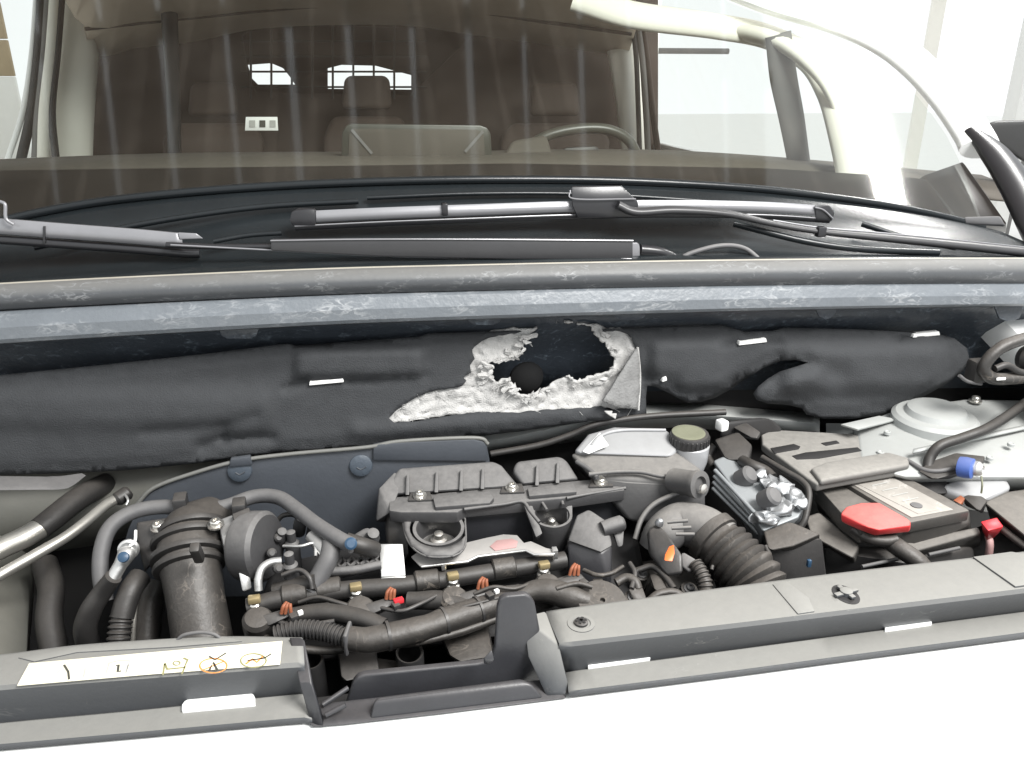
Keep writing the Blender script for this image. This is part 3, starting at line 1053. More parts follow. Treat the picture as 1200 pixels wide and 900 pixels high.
# load-bay partition with its caged opening, rear doors with two windows
part_out = [(70, -40), (770, -40), (770, 230), (70, 230)]
opening = [(284, 42), (296, 33), (400, 30), (560, 36), (480, 112), (300, 108), (290, 90)]
pt = sheet('partition', part_out, [opening], 60, lambda a, b: Y(a, b, 2.78), 'cabin_brown', van, .02)
for k in range(9):
    tube('cage_bar', [Y(294 + k * 24, 28, 2.75), Y(294 + k * 24, 116, 2.75)], .0035, 'cabin_black', pt, n=6)
for k in range(4):
    tube('cage_bar', [Y(282, 48 + k * 18, 2.76), Y(500, 48 + k * 18, 2.76)], .0035, 'cabin_black', pt, n=6)
rd_out = [(100, -80), (760, -80), (760, 230), (100, 230)]
w1 = [(290, 76), (318, 74), (332, 80), (340, 90), (346, 99), (302, 99), (295, 92)]
w2 = [(384, 80), (400, 76), (440, 77), (482, 88), (482, 105), (384, 104)]
rdo = sheet('rear_doors', rd_out, [w1, w2], 60, lambda a, b: Y(a, b, 4.3), 'cabin_brown', van, .03)

# --- cabin
dl = [[(-120, 214), (200, 203), (500, 200), (800, 202), (1190, 236)], [(-120, 200), (200, 187), (500, 184), (800, 184), (1170, 214)],
      [(-120, 193), (200, 181), (500, 179), (800, 178), (1150, 206)], [(-120, 215), (200, 205), (500, 203), (800, 203), (1130, 224)]]
dash = loft('dashboard', [[Y(a, b, 1.58 + .02 * (k == 0)) for a, b in dl[0]] if False else [Y(a, b, (1.66, 1.80, 2.02, 2.12)[k]) for a, b in dl[k]]
                          for k in range(4)], 'dash', van, .006, 60, n=40)
for (cx, wd, hd) in ((250, 120, 96), (430, 105, 88), (650, 130, 96)):
    st = hull('seat', [Y(cx - wd * .46, 230, 2.45), Y(cx + wd * .46, 230, 2.45), Y(cx - wd * .5, 160, 2.5), Y(cx + wd * .5, 160, 2.5),
                       Y(cx - wd * .38, hd + 48, 2.55), Y(cx + wd * .38, hd + 48, 2.55), Y(cx - wd * .46, 230, 2.62), Y(cx + wd * .46, 230, 2.62),
                       Y(cx - wd * .38, hd + 50, 2.66), Y(cx + wd * .38, hd + 50, 2.66)], 'cabin_brown', van, .03, 4)
    hull('headrest', [Y(cx - 30, hd + 40, 2.55), Y(cx + 30, hd + 40, 2.55), Y(cx - 26, hd, 2.58), Y(cx + 26, hd, 2.58), Y(cx - 30, hd + 40, 2.63),
                      Y(cx + 30, hd + 40, 2.63), Y(cx - 24, hd + 2, 2.64), Y(cx + 24, hd + 2, 2.64)], 'cabin_brown', st, .02, 4)

scr = thing('display_screen', 'wide grey display screen standing on the dashboard behind the windscreen', 'screen', Y(487, 186, 1.80))
front('frame', [(400, 190), (401, 155), (406, 147), (412, 145), (563, 147), (571, 150), (575, 157), (577, 190)], 1.80, .012, 'screen_frame', scr, .003)
front('panel', [(408, 190), (409, 158), (413, 151), (560, 152), (567, 158), (569, 190)], 1.797, .002, 'dash', scr, .0005)
for (x0, y0, x1, y1) in ((412, 152, 436, 180), (566, 154, 545, 178)):
    ribbon('stay', [Y(x0, y0, 1.7945), Y(x1, y1, 1.7945)], .006, 'grey_seal', scr, (0, -1, 0))
sw = thing('steering_wheel', 'dark steering wheel rim rising above the dashboard on the right', 'steering wheel', Y(676, 200, 2.0))
rim = [(604, 192), (620, 172), (645, 158), (680, 151), (712, 152), (735, 163), (746, 182), (744, 200)]
tube('rim', [Y(a, b, 2.0) for a, b in rim], .013, 'screen_frame', sw, n=12)
hull('hub', [Y(650, 196, 1.97), Y(660, 172, 1.97), Y(700, 170, 1.97), Y(712, 196, 1.97), Y(650, 210, 2.02), Y(712, 210, 2.02), Y(664, 176, 2.02),
             Y(700, 174, 2.02)], 'cabin_black', sw, .01)
cb = thing('instrument_hood', 'grey hood over the instruments beside the steering wheel', 'hood', Y(640, 190, 1.86))
hull('hood', [Y(585, 190, 1.86), Y(600, 165, 1.90), Y(640, 158, 1.92), Y(650, 190, 1.86), Y(585, 195, 2.0), Y(650, 195, 2.0), Y(604, 166, 1.98),
              Y(640, 160, 1.98)], 'dash', cb, .01, 3)
tg = thing('paper_tag', 'small white printed tag hanging inside behind the windscreen', 'tag', Y(307, 153, 2.05))
front('card', [(288, 137), (325, 137), (326, 153), (287, 153)], 2.05, .002, 'tag_white', tg, .0006)
for k, x in enumerate((292, 304, 316)):
    front('print_mark', [(x, 141), (x + 7, 141), (x + 7, 149), (x, 149)], 2.0485, .0006, 'ink_faint' if k != 1 else 'ink', tg, 0)

# door mirror outside on the right, and the pale post behind it
mi = thing('door_mirror', 'black door mirror outside the windscreen at the right edge', 'mirror', Y(1185, 200, 1.75))
hull('housing', [Y(1142, 152, 1.75), Y(1165, 141, 1.75), Y(1215, 140, 1.75), Y(1230, 170, 1.75), Y(1215, 200, 1.75), Y(1172, 172, 1.75),
                 Y(1145, 156, 1.85), Y(1165, 145, 1.88), Y(1230, 150, 1.88), Y(1220, 195, 1.85)], 'cabin_black', mi, .012, 3)
tube('arm', [Y(1160, 168, 1.78), Y(1185, 190, 1.76), Y(1205, 215, 1.75)], .014, 'cabin_black', mi)
po = thing('pale_post', 'pale upright post beyond the van at the right edge', 'post', (5.7, 6.5, 0))
box('shaft', (5.7, 6.5, 1.2), (.16, .16, 2.4), 'wall_white', po, .01)
box('cap', (5.7, 6.5, 2.43), (.24, .24, .05), 'wall_white', po, .01)

# ================================================================== BULKHEAD PAD
PY0 = 1.272
pad_out = [(-160, 462), (0, 440), (120, 428), (240, 415), (326, 404), (338, 403), (348, 406), (420, 400), (490, 395), (502, 391), (560, 389),
           (640, 387), (700, 386), (760, 384), (845, 381), (856, 384), (872, 389), (905, 388), (918, 384), (1000, 386), (1060, 389),
           (1095, 391), (1118, 397), (1132, 408), (1135, 420), (1128, 434), (1110, 448), (1085, 462), (1062, 476), (1040, 484), (1000, 490), (965, 490),
           (945, 485), (940, 478), (925, 474), (900, 472), (887, 468), (883, 461), (889, 453), (900, 444), (914, 436), (934, 430), (947, 425), (932, 421), (915, 422), (895, 430), (875, 442), (856, 455), (838, 465),
           (822, 470), (806, 471), (795, 466), (782, 459), (768, 452), (758, 452), (756, 466), (757, 486), (740, 489), (690, 493), (620, 503), (540, 513),
           (470, 521), (380, 527), (300, 533), (230, 542), (150, 550), (90, 553), (0, 556), (-160, 560)]
torn_out = [(456, 490), (463, 481), (474, 474), (486, 466), (500, 460), (515, 456), (530, 455), (541, 452), (546, 446), (543, 442), (552, 436), (551, 428),
            (556, 420), (553, 410), (560, 403), (570, 397), (585, 393), (604, 390), (623, 389), (655, 380), (694, 383), (706, 389), (722, 387),
            (736, 392), (742, 400), (746, 412), (747, 430), (746, 456), (745, 478), (728, 479), (715, 481), (705, 476), (685, 478), (660, 479),
            (630, 481), (604, 484), (580, 483), (560, 483), (535, 486), (510, 490), (485, 494), (462, 495)]
tear_hole = [(624, 388), (618, 396), (613, 402), (611, 408), (612, 413), (604, 416), (608, 421), (598, 421), (588, 422), (576, 422), (571, 426),
             (576, 432), (575, 440), (581, 447), (588, 443), (596, 444), (602, 450), (604, 458), (612, 462), (622, 463), (630, 461), (634, 455), (642, 452),
             (650, 446), (660, 442), (666, 440), (674, 445), (684, 442), (694, 439), (706, 437), (714, 434), (718, 427), (719, 420), (714, 410),
             (708, 402), (702, 397), (696, 391), (690, 380), (655, 376), (630, 378)]


def sbox(a, b, x0, y0, x1, y1, s):
    def e(v):
        v = max(0, min(1, v))
        return v * v * (3 - 2 * v)
    return e((a - x0) / s) * e((x1 - a) / s) * e((b - y0) / s) * e((y1 - b) / s)


def seg(a, b, x0, y0, x1, y1, wd):
    dx, dy = x1 - x0, y1 - y0
    t = max(0, min(1, ((a - x0) * dx + (b - y0) * dy) / (dx * dx + dy * dy)))
    d = math.hypot(a - x0 - t * dx, b - y0 - t * dy)
    return math.exp(-(d / wd) ** 2)


def pad_fn(a, b):
    e = min(edge_dist((a, b), pad_out), 16) / 16
    d = 0.008 * (1 - e) ** 2
    eh = edge_dist((a, b), pad_out)
    d += 0.0035 * math.exp(-((eh - 9) / 2.2) ** 2)
    d -= 0.016 * sbox(a, b, 340, 402, 502, 449, 14)
    d -= 0.010 * sbox(a, b, -200, 446, 330, 512, 26)
    d -= 0.016 * sbox(a, b, 756, 392, 858, 462, 16)
    d -= 0.020 * sbox(a, b, 905, 392, 1120, 470, 26)
    d += 0.022 * seg(a, b, 826, 476, 880, 436, 7) * (b > 440) + 0.010 * seg(a, b, 940, 424, 985, 440, 14)
    d -= 0.012 * seg(a, b, 896, 460, 950, 438, 16)
    d += 0.006 * seg(a, b, 170, 506, 262, 499, 7) + 0.006 * seg(a, b, 262, 499, 300, 487, 7)
    d += 0.013 * seg(a, b, 236, 524, 262, 514, 8) + 0.013 * seg(a, b, 262, 514, 318, 513, 6)
    d += 0.010 * seg(a, b, 335, 455, 360, 447, 5) + 0.006 * seg(a, b, 405, 446, 500, 440, 4)
    d += 0.012 * seg(a, b, 846, 404, 864, 402, 3) + 0.010 * seg(a, b, 898, 402, 916, 401, 3)
    d += 0.010 * seg(a, b, 1050, 397, 1068, 394, 4) + 0.008 * seg(a, b, 1100, 393, 1118, 391, 3)
    d += 0.010 * seg(a, b, 752, 440, 790, 448, 9)
    d -= 0.010 * seg(a, b, 420, 505, 720, 486, 10)
    d += 0.0035 * noise.noise(Vector((a * .012, b * .025, 0.3))) + 0.0010 * noise.noise(Vector((a * .05, b * .07, 4)))
    d += 0.05 * max(0, (b - 440) / 120) * -0.35
    return Y(a, b, PY0 + d)


pad = thing('insulation_pad', 'dark grey felt bulkhead pad with a ragged hole torn through its middle', 'insulation pad', Y(560, 530, PY0))
sheet('skin', dense(pad_out, 10), [dense(torn_out, 4, .6)], 5.5, pad_fn, 'pad_skin', pad, .004, 80)


def fib_fn(a, b):
    p = pad_fn(a, b)
    n_ = noise.noise(Vector((a * .13, b * .16, 1.7))) * .005 + noise.noise(Vector((a * .25, b * .6, 7))) * .0022
    eh = min(edge_dist((a, b), tear_hole), 14) / 14
    return p + Vector((0, .006 + n_ - .010 * (1 - eh), 0))


torn_in = []
cx_, cy_ = 620, 445
for a, b in dense(torn_out, 5, 1.0):
    d_ = math.hypot(a - cx_, b - cy_)
    torn_in.append((a + (a - cx_) / d_ * 7, b + (b - cy_) / d_ * 5))
# glass-fibre core laid bare around the hole
fib = sheet('torn_fibre', torn_in, [dense(tear_hole, 2.6, 1.3)], 3.4, fib_fn, 'fibre', pad, .004, 40)
# loose tufts standing out of the torn edge
for k in range(46):
    q = random.choice(tear_hole)
    if q[1] < 386:
        continue
    a, b = q[0] + random.uniform(-9, 9), q[1] + random.uniform(-6, 12)
    if inside((a, b), tear_hole) or not inside((a, b), torn_out):
        continue
    p = fib_fn(a, b) + Vector((0, -.004, 0))
    r_ = random.uniform(.003, .007)
    bmt = bmesh.new()
    bmesh.ops.create_icosphere(bmt, subdivisions=2, radius=r_, matrix=Matrix.Translation(p) @ Matrix.Rotation(random.uniform(-.8, .8), 4, 'Y') @ Matrix.Diagonal((2.2, .45, .55, 1)))
    for v in bmt.verts:
        v.co += Vector((noise.noise(v.co * 300), noise.noise(v.co * 300 + Vector((9, 0, 0))) * .5, noise.noise(v.co * 300 + Vector((0, 9, 0))))) * r_ * 1.3
    finish('tuft', bmt, 'fibre', fib, 60)
bmt = bmesh.new()
for k in range(260):
    q = random.choice(dense(tear_hole, 4) + dense(torn_out, 6))
    if q[1] < 388:
        continue
    a, b = q[0] + random.uniform(-10, 10), q[1] + random.uniform(-7, 9)
    if not inside((a, b), torn_out) or (inside((a, b), tear_hole) and random.random() < .96):
        continue
    p = fib_fn(a, b) + Vector((0, -.005, 0))
    L0 = random.uniform(.006, .022)
    dr = Vector((random.uniform(-1, 1), random.uniform(-.5, .1), random.uniform(-.6, .6))).normalized()
    bend = Vector((random.uniform(-.4, .4), random.uniform(-.3, .2), -.5))
    P_ = [p + dr * L0 * t + bend * L0 * t * t * .6 for t in (0, .33, .66, 1)]
    sweep(bmt, P_, [.0006, .0005, .0004, .0002], 4)
tag(finish('fibre_strands', bmt, 'fibre', fib, 60), kind='stuff')
# turned-back corner of the skin
fo = [(745, 404), (749, 440), (746, 478), (716, 471), (701, 462), (712, 448), (730, 424)]


def flap_fn(a, b):
    p = pad_fn(a, b)
    return p + Vector((0, -.008 - .022 * max(0, (747 - a) / 46), 0))


fl_ = sheet('turned_flap', dense(fo, 4, .5), [], 6, flap_fn, 'flap_grey', pad, .003, 60)
tube('pale_edge', [flap_fn(745, 405) + Vector((0, -.002, 0)), flap_fn(748, 440) + Vector((0, -.002, 0)), flap_fn(746, 478) + Vector((0, -.002, 0))], .0022,
     'fibre', fl_, n=8)
for (a, b) in ((711, 481), (716, 484)):
    hull('loose_scrap', [pad_fn(a - 6, b - 3) + Vector((0, -.012, 0)), pad_fn(a + 5, b - 3) + Vector((0, -.012, 0)), pad_fn(a + 3, b + 4) + Vector((0, -.014, 0)),
                         pad_fn(a - 2, b + 2) + Vector((0, -.008, 0))], 'fibre', pad, .001)
# white retaining clips
for (x0, x1, y0, y1) in ((362, 402, 452, 447), (866, 898, 405, 400), (1070, 1101, 396, 392), (776, 781, 448, 445)):
    c = (pad_fn(x0, y0) + pad_fn(x1, y1)) / 2
    front('clip', [(x0, y0), (x0 + 1, y0 - 4.5), (x1, y1 - 3.5), (x1 + 1, y1 + 1)], c.y - .010, .012, 'tag_white', pad, .0012)

gb = lathe('bulkhead_grommet', Y(616, 440, 1.335), (0, -1, -.1), [(.032, -.03), (.034, 0), (.030, .012), (.018, .020), (.006, .022)], 'hole_dark', None)
tag(gb, 'dark rubber grommet seen inside the torn hole of the pad', 'grommet')

# ================================================================== PLASTIC SHIELD below the pad
sh = thing('bulkhead_shield', 'blue-grey plastic shield with round fixings below the left half of the pad', 'shield', Y(380, 600, 1.235))
front('plate', [(128, 700), (150, 620), (168, 582), (208, 561), (255, 546), (330, 535), (430, 526), (440, 522), (456, 519), (560, 515), (570, 518),
                (574, 540), (574, 700)], 1.235, .012, 'shield_plastic', sh, .003)
front('raised_frame', [(437, 540), (437, 526), (443, 521), (460, 519), (556, 515), (567, 518), (571, 524), (572, 541)], 1.228, .008, 'shield_plastic', sh, .003)
tube('edge_bead', [Y(a, b, 1.232) for a, b in ((160, 592), (180, 572), (225, 555), (280, 540), (340, 532), (430, 524), (470, 517), (556, 513), (572, 520))],
     .0035, 'trim_beige', sh, n=8)
for (a, b) in ((281, 551), (423, 545)):
    bo = lathe('round_fixing', Y(a, b, 1.235), (0, -1, .15), [(.020, 0), (.019, .004), (.015, .006), (.006, .0065)], 'boss_blue', sh)
    tube('fixing_mark', [Y(a - 5, b + 3, 1.2278), Y(a, b + 5, 1.2278), Y(a + 6, b + 2, 1.2278)], .0012, 'shield_plastic', bo, n=6)
front('tab', [(268, 548), (270, 538), (293, 535), (296, 545)], 1.226, .01, 'shield_plastic', sh, .002)

# black seal edge running up to the brake reservoir
tag(tube('edge_seal', [Y(575, 532, 1.285), Y(630, 522, 1.28), Y(668, 510, 1.275), Y(700, 497, 1.27), Y(760, 488, 1.265), Y(850, 483, 1.262)], .006, 'rubber'),
    'thin black edging seal along the white painted crossmember', 'seal')
tag(tube('sheet_flap', [Y(-30, 566, 1.10), Y(40, 566, 1.10), Y(70, 565, 1.12), Y(98, 556, 1.16)], [.022, .02, .018, .004], 'hose_grey', flat=.12),
    'grey felt flap lying over the inner wing at the left edge', 'flap')

# ================================================================== WIPERS
w1 = thing('wiper', 'long wiper with silver blade and square black connector across the windscreen', 'wiper', Y(700, 262, 1.34), 'windscreen wipers')
BY = 1.345
bl = [(345, 256), (450, 251), (560, 247), (680, 243), (800, 242), (900, 244), (972, 249)]
P1 = [Y(a, b, BY) for a, b in bl]
loft('blade', [[p + Vector((0, .006, .009)) for p in P1], [p + Vector((0, -.002, .0105)) for p in P1], [p + Vector((0, -.007, .004)) for p in P1],
               [p + Vector((0, -.008, -.006)) for p in P1]], 'wiper_silver', w1, .002, 40, n=50)
tube('rubber_edge', [p + Vector((0, -.002, -.014)) for p in P1], .0055, 'wiper_black', w1, n=10)
tube('chrome_line', [p + Vector((0, -.009, -.011)) for p in P1], .0013, 'wiper_silver', w1, n=6)
hull('end_cap', [Y(338, 258, BY - .01), Y(342, 247, BY - .01), Y(350, 243, BY), Y(370, 244, BY - .01), Y(371, 265, BY - .012), Y(342, 266, BY - .01),
                 Y(350, 246, BY + .008), Y(371, 246, BY + .008)], 'wiper_black', w1, .003, 3)
hull('end_cap', [Y(954, 240, BY - .011), Y(972, 240, BY - .01), Y(979, 250, BY - .01), Y(976, 260, BY - .01), Y(956, 258, BY - .012), Y(956, 241, BY + .008),
                 Y(972, 242, BY + .008)], 'wiper_black', w1, .003, 3)
tube('cap_glint', [Y(955, 243, BY - .014), Y(965, 246, BY - .014), Y(976, 256, BY - .013)], .0015, 'wiper_silver', w1, n=6)  # glint modelled as a thin silver line on the cap
box('clamp', Y(521, 245, BY - .004), (.010, .020, .020), 'wiper_black', w1, .002)
hull('connector', [Y(669, 218, BY - .012), Y(728, 217, BY - .012), Y(748, 236, BY - .02), Y(748, 256, BY - .018), Y(676, 256, BY - .018), Y(670, 240, BY - .02),
                   Y(672, 220, BY + .012), Y(726, 219, BY + .012), Y(746, 240, BY + .012), Y(676, 246, BY + .012)], 'wiper_black', w1, .003, 3)
tube('connector_edge', [Y(668, 223, BY - .016), Y(674, 233, BY - .023), Y(745, 233, BY - .023)], .0012, 'wiper_silver', w1, n=6)
arm = [(724, 240), (745, 248), (790, 246), (850, 250), (905, 262), (960, 271), (1040, 279), (1120, 287), (1215, 297)]
AYs = [BY - .026, BY - .03, BY - .032, BY - .032, BY - .034, BY - .04, BY - .05, BY - .06, BY - .07]
PA = [Y(a, b, y) for (a, b), y in zip(arm, AYs)]
tube('arm', PA, [.012, .0125, .012, .011, .009, .010, .013, .014, .015], 'arm_grey', w1, n=12, flat=.6)
tube('arm_highlight', [p + Vector((0, -.001, r_)) for p, r_ in zip(PA[4:], (.006, .007, .0085, .009, .0095))], .0014, 'wiper_silver', w1, n=6)  # silver line painted in as the highlight along the arm
box('arm_joint', PA[5] + Vector((0, -.004, 0)), (.016, .016, .018), 'wiper_black', w1, .002)

w2 = thing('wiper', 'second wiper, its blade end at the left edge, its arm below the long blade', 'wiper', Y(120, 300, 1.31), 'windscreen wipers')
BY2 = 1.31
P2 = [Y(a, b, BY2) for a, b in ((-60, 262), (0, 265), (80, 271), (160, 277), (215, 282))]
loft('blade', [[p + Vector((0, .006, .010)) for p in P2], [p + Vector((0, -.003, .011)) for p in P2], [p + Vector((0, -.008, .002)) for p in P2],
               [p + Vector((0, -.009, -.010)) for p in P2]], 'wiper_silver', w2, .002, 40, n=30)
tube('rubber_edge', [p + Vector((0, -.002, -.020)) for p in P2] + [Y(234, 297, BY2)], .007, 'wiper_black', w2, n=10)
hull('end_cap', [Y(208, 272, BY2 - .008), Y(230, 273, BY2 - .008), Y(239, 280, BY2 - .008), Y(210, 281, BY2 - .01), Y(210, 274, BY2 + .008),
                 Y(236, 279, BY2 + .006)], 'wiper_silver', w2, .002, 3)
box('clamp', Y(52, 275, BY2 - .010), (.003, .004, .026), 'wiper_black', w2, .0005, ry=.2)
tube('hook', [Y(0, 236, BY2 - .01), Y(6, 240, BY2 - .012), Y(7, 256, BY2 - .016), Y(16, 263, BY2 - .016)], .0025, 'wiper_silver', w2, n=8)
lo2 = [(317, 281), (420, 280), (560, 280), (680, 280), (742, 282), (742, 304), (600, 304), (450, 301), (317, 294)]
a2 = front('arm', lo2, 1.256, .012, 'arm_grey', w2, .003)
tube('arm_highlight', [Y(317, 282, 1.2545), Y(420, 280.5, 1.2545), Y(560, 280.5, 1.2545), Y(742, 282, 1.2545)], .0012, 'wiper_silver', w2, n=6)  # thin silver lines imitate highlights on the arm's edges
tube('arm_highlight', [Y(200, 287, 1.27), Y(317, 293, 1.268), Y(450, 300, 1.268), Y(600, 303, 1.268), Y(740, 303.5, 1.2535)], .0014, 'wiper_silver', w2, n=6)
tube('arm_rod', [Y(195, 287, 1.29), Y(250, 289, 1.28), Y(320, 289, 1.275)], .0045, 'wiper_black', w2, n=8)
hull('arm_knuckle', [Y(738, 284, 1.266), Y(750, 284, 1.266), Y(750, 304, 1.266), Y(738, 304, 1.266), Y(738, 284, 1.282), Y(750, 304, 1.282)], 'wiper_silver', w2, .003)
tube('arm_head', [Y(750, 293, 1.274), Y(775, 296, 1.274), Y(800, 306, 1.274)], [.010, .009, .006], 'wiper_black', w2, n=12)
tag(tube('washer_hose', [Y(792, 306, 1.268), Y(812, 296, 1.268), Y(845, 288, 1.268), Y(872, 291, 1.268), Y(892, 306, 1.2535)], .0042, 'hose_grey', n=10),
    'thin grey washer hose looping up beside the wiper arm head', 'hose')

# ================================================================== LEFT SIDE PIPES
ac = thing('coolant_pipe', 'thick pipe at the left edge, bare metal turning into black rubber', 'pipe', Z(30, 640, .86))
tube('metal_end', [Z(-40, 664, .88), Z(0, 643, .885), Z(28, 630, .89), Z(52, 616, .895)], .0165, 'alloy_pipe', ac, n=18)
tube('rubber_sleeve', [Z(46, 620, .894), Z(64, 606, .90), Z(84, 590, .905), Z(104, 577, .905), Z(125, 566, .90)], [.018, .019, .019, .019, .018], 'rubber', ac,
     n=18)
ap = thing('air_conditioning_pipe', 'thin bare metal pipe running up to a ring clip on the left', 'pipe', Z(60, 640, .87))
tube('pipe', [Z(-40, 698, .87), Z(0, 674, .875), Z(40, 651, .885), Z(76, 630, .89), Z(100, 612, .895), Z(124, 592, .90), Z(138, 584, .90)], .0085, 'alloy_pipe',
     ap, n=14)
tube('ring_clip', [Z(138, 580, .906), Z(146, 580, .908), Z(150, 586, .904), Z(148, 592, .898)], .0022, 'alloy', ap, n=8)
lathe('pipe_union', Z(138, 585, .90), Z(150, 577, .905) - Z(138, 585, .90), [(.0085, -.005), (.012, 0), (.012, .018), (.009, .022)], 'rubber', ap)

hs = thing('breather_hose', 'long grey hose arching over the duct and back down to the engine', 'hose', Z(200, 600, .9))
hp = [(124, 705, .84), (118, 676, .87), (119, 645, .90), (130, 617, .925), (156, 600, .935), (190, 594, .935), (225, 597, .93), (262, 594, .93), (298, 582, .935),
      (326, 583, .935), (348, 597, .93), (370, 614, .925), (395, 630, .92), (414, 640, .915)]
tube('hose', [Z(*p) for p in hp], .0115, 'hose_grey', hs, n=14)
for (a, b, z) in ((212, 591, .945), (281, 597, .94)):
    box('hose_clip', Z(a, b, z), (.020, .030, .030), 'black_plastic', hs, .003, rz=.1)
    box('clip_tongue', Z(a, b - 9, z + .008), (.012, .012, .012), 'black_plastic', hs, .002, rz=.1)
lathe('blue_end', Z(411, 637, .925), (.1, -.8, .5), [(.009, 0), (.009, .004), (.006, .006)], 'blue_grey', hs, n=16)
tube('hose_stub', [Z(405, 634, .915), Z(425, 640, .905), Z(440, 645, .89)], .013, 'rubber', hs, n=12)

se = thing('temperature_sensor', 'bright metal elbow sensor with blue tip at the top of a black hose', 'sensor', Z(140, 670, .88))
tube('elbow', [Z(152, 640, .905), Z(148, 650, .905), Z(141, 662, .895), Z(132, 678, .88)], [.0125, .0125, .0095, .0095], 'alloy', se, n=16)
lathe('collar', Z(151, 643, .91), Z(150, 647, .912) - Z(154, 636, .905), [(.013, -.004), (.015, 0), (.015, .004), (.012, .006)], 'alloy', se)
lathe('blue_tip', Z(145, 653, .915), (0, -.75, .6), [(.008, 0), (.0075, .004), (.003, .006)], 'blue_grey', se, n=14)
tube('hose', [Z(133, 676, .885), Z(120, 694, .86), Z(106, 716, .835), Z(100, 742, .80), Z(112, 772, .74)], [.012, .014, .0155, .016, .016], 'rubber', se, n=14)
tube('wire', [Z(159, 622, .93), Z(158, 634, .925), Z(152, 640, .92)], .0022, 'tag_white', se, n=6)
ch = thing('corrugated_hose', 'dark hose turning corrugated behind the front panel, beside the big duct', 'hose', Z(140, 740, .78))
tube('smooth_end', [Z(164, 676, .86), Z(154, 690, .855), Z(147, 708, .84), Z(143, 724, .825)], .0165, 'rubber', ch, n=14)
tube('corrugated_run', [Z(143, 720, .828), Z(140, 740, .81), Z(138, 765, .785), Z(140, 800, .74)], .0135, 'rubber', ch, n=16, corr=(.0075, .003))
tag(tube('drain_pipe', [Z(166, 678, .85), Z(160, 700, .83), Z(157, 730, .80), Z(154, 780, .74)], .0035, 'alloy_pipe', n=8), 'narrow metal pipe between the corrugated hose and the duct',
    'pipe')
tag(tube('lower_hose', [Z(185, 680, .82), Z(176, 710, .79), Z(172, 750, .75), Z(172, 800, .7)], .02, 'brown_dust_plastic', n=12), 'brownish hose tucked low beside the big duct',
    'hose')

tag(tube('filler_hose', [Z(52, 660, .80), Z(60, 690, .78), Z(58, 730, .75), Z(70, 790, .70)], .020, 'rubber', n=14), 'added black hose lightening the dark gap beside the left inner wing',
    'hose')  # hose added to lighten the black gap
# big intake duct
du = thing('intake_duct', 'wide black intake duct with ribbed collar rising at the left of the engine', 'duct', Z(225, 740, .78))
duct = [Z(246, 800, .76), Z(238, 752, .80), Z(230, 705, .845), Z(225, 672, .875), Z(222, 648, .895), Z(228, 625, .905), Z(252, 612, .90)]
tube('pipe', duct, [.041, .041, .040, .042, .046, .048, .044], 'brown_dust_plastic', du, n=28, flat=.96)
ax_ = (Z(222, 640, .90) - Z(226, 685, .865)).normalized()
for (px_, py_, z_, r_) in ((222, 664, .882, .050), (221, 652, .892, .053), (222, 634, .903, .054), (226, 622, .91, .051)):
    lathe('collar_ring', Z(px_, py_, z_), ax_, [(r_ - .006, -.006), (r_, -.004), (r_ + .001, 0), (r_, .004), (r_ - .006, .006)], 'rubber', du, n=36, smooth=50)
box('clamp_lug', Z(231, 648, .945), (.014, .016, .036), 'rubber', du, .004, rx=.5)
lathe('mouth_clamp', Z(243, 772, .785), (duct[1] - duct[0]).normalized(), [(.042, -.004), (.045, -.003), (.045, .003), (.042, .004)], 'alloy', du, n=30)

br = thing('hose_bracket', 'black moulded bracket with a steel bolt beside the duct collar', 'bracket', Z(180, 640, .88))
hull('plate', [Z(160, 612, .925), Z(200, 606, .93), Z(200, 622, .925), Z(178, 660, .885), Z(170, 668, .87), Z(162, 640, .90),
               Z(160, 616, .90), Z(200, 612, .90), Z(170, 672, .85)], 'black_plastic', br, .003)
bolt(Z(186, 618, .928), (0, -.3, 1), .008, br)

th = thing('throttle_body', 'silver and black throttle housing behind the duct collar', 'throttle', Z(295, 660, .85))
hull('silver_flange', [Z(255, 610, .935), Z(284, 599, .94), Z(292, 632, .925), Z(290, 668, .89), Z(262, 640, .92), Z(255, 612, .90), Z(284, 603, .90),
                       Z(290, 676, .86), Z(262, 650, .88)], 'alloy', th, .003)
bolt(Z(253, 615, .94), (0, -.2, 1), .008, th)
lathe('motor_drum', Z(296, 640, .895), (.85, -.35, .12), [(.050, -.015), (.053, -.008), (.053, .02), (.047, .026), (.02, .028)], 'dusty_plastic', th, n=36)
hull('latch_frame', [Z(272, 602, .95), Z(292, 594, .95), Z(294, 602, .945), Z(294, 645, .915), Z(284, 648, .915), Z(284, 610, .94),
                     Z(272, 606, .935), Z(294, 600, .93), Z(290, 650, .90)], 'black_plastic', th, .002)
hull('lower_arm', [Z(276, 655, .90), Z(290, 652, .90), Z(296, 690, .86), Z(284, 694, .86), Z(278, 660, .88), Z(288, 694, .85)], 'alloy', th, .003)
for k in range(4):
    lathe('drum_stud', Z(318 + (k % 2) * 8, 612 + k * 18, .90), (.3, -.8, .5), [(.007, -.01), (.007, .006), (.004, .008)], 'black_plastic', th, n=12)

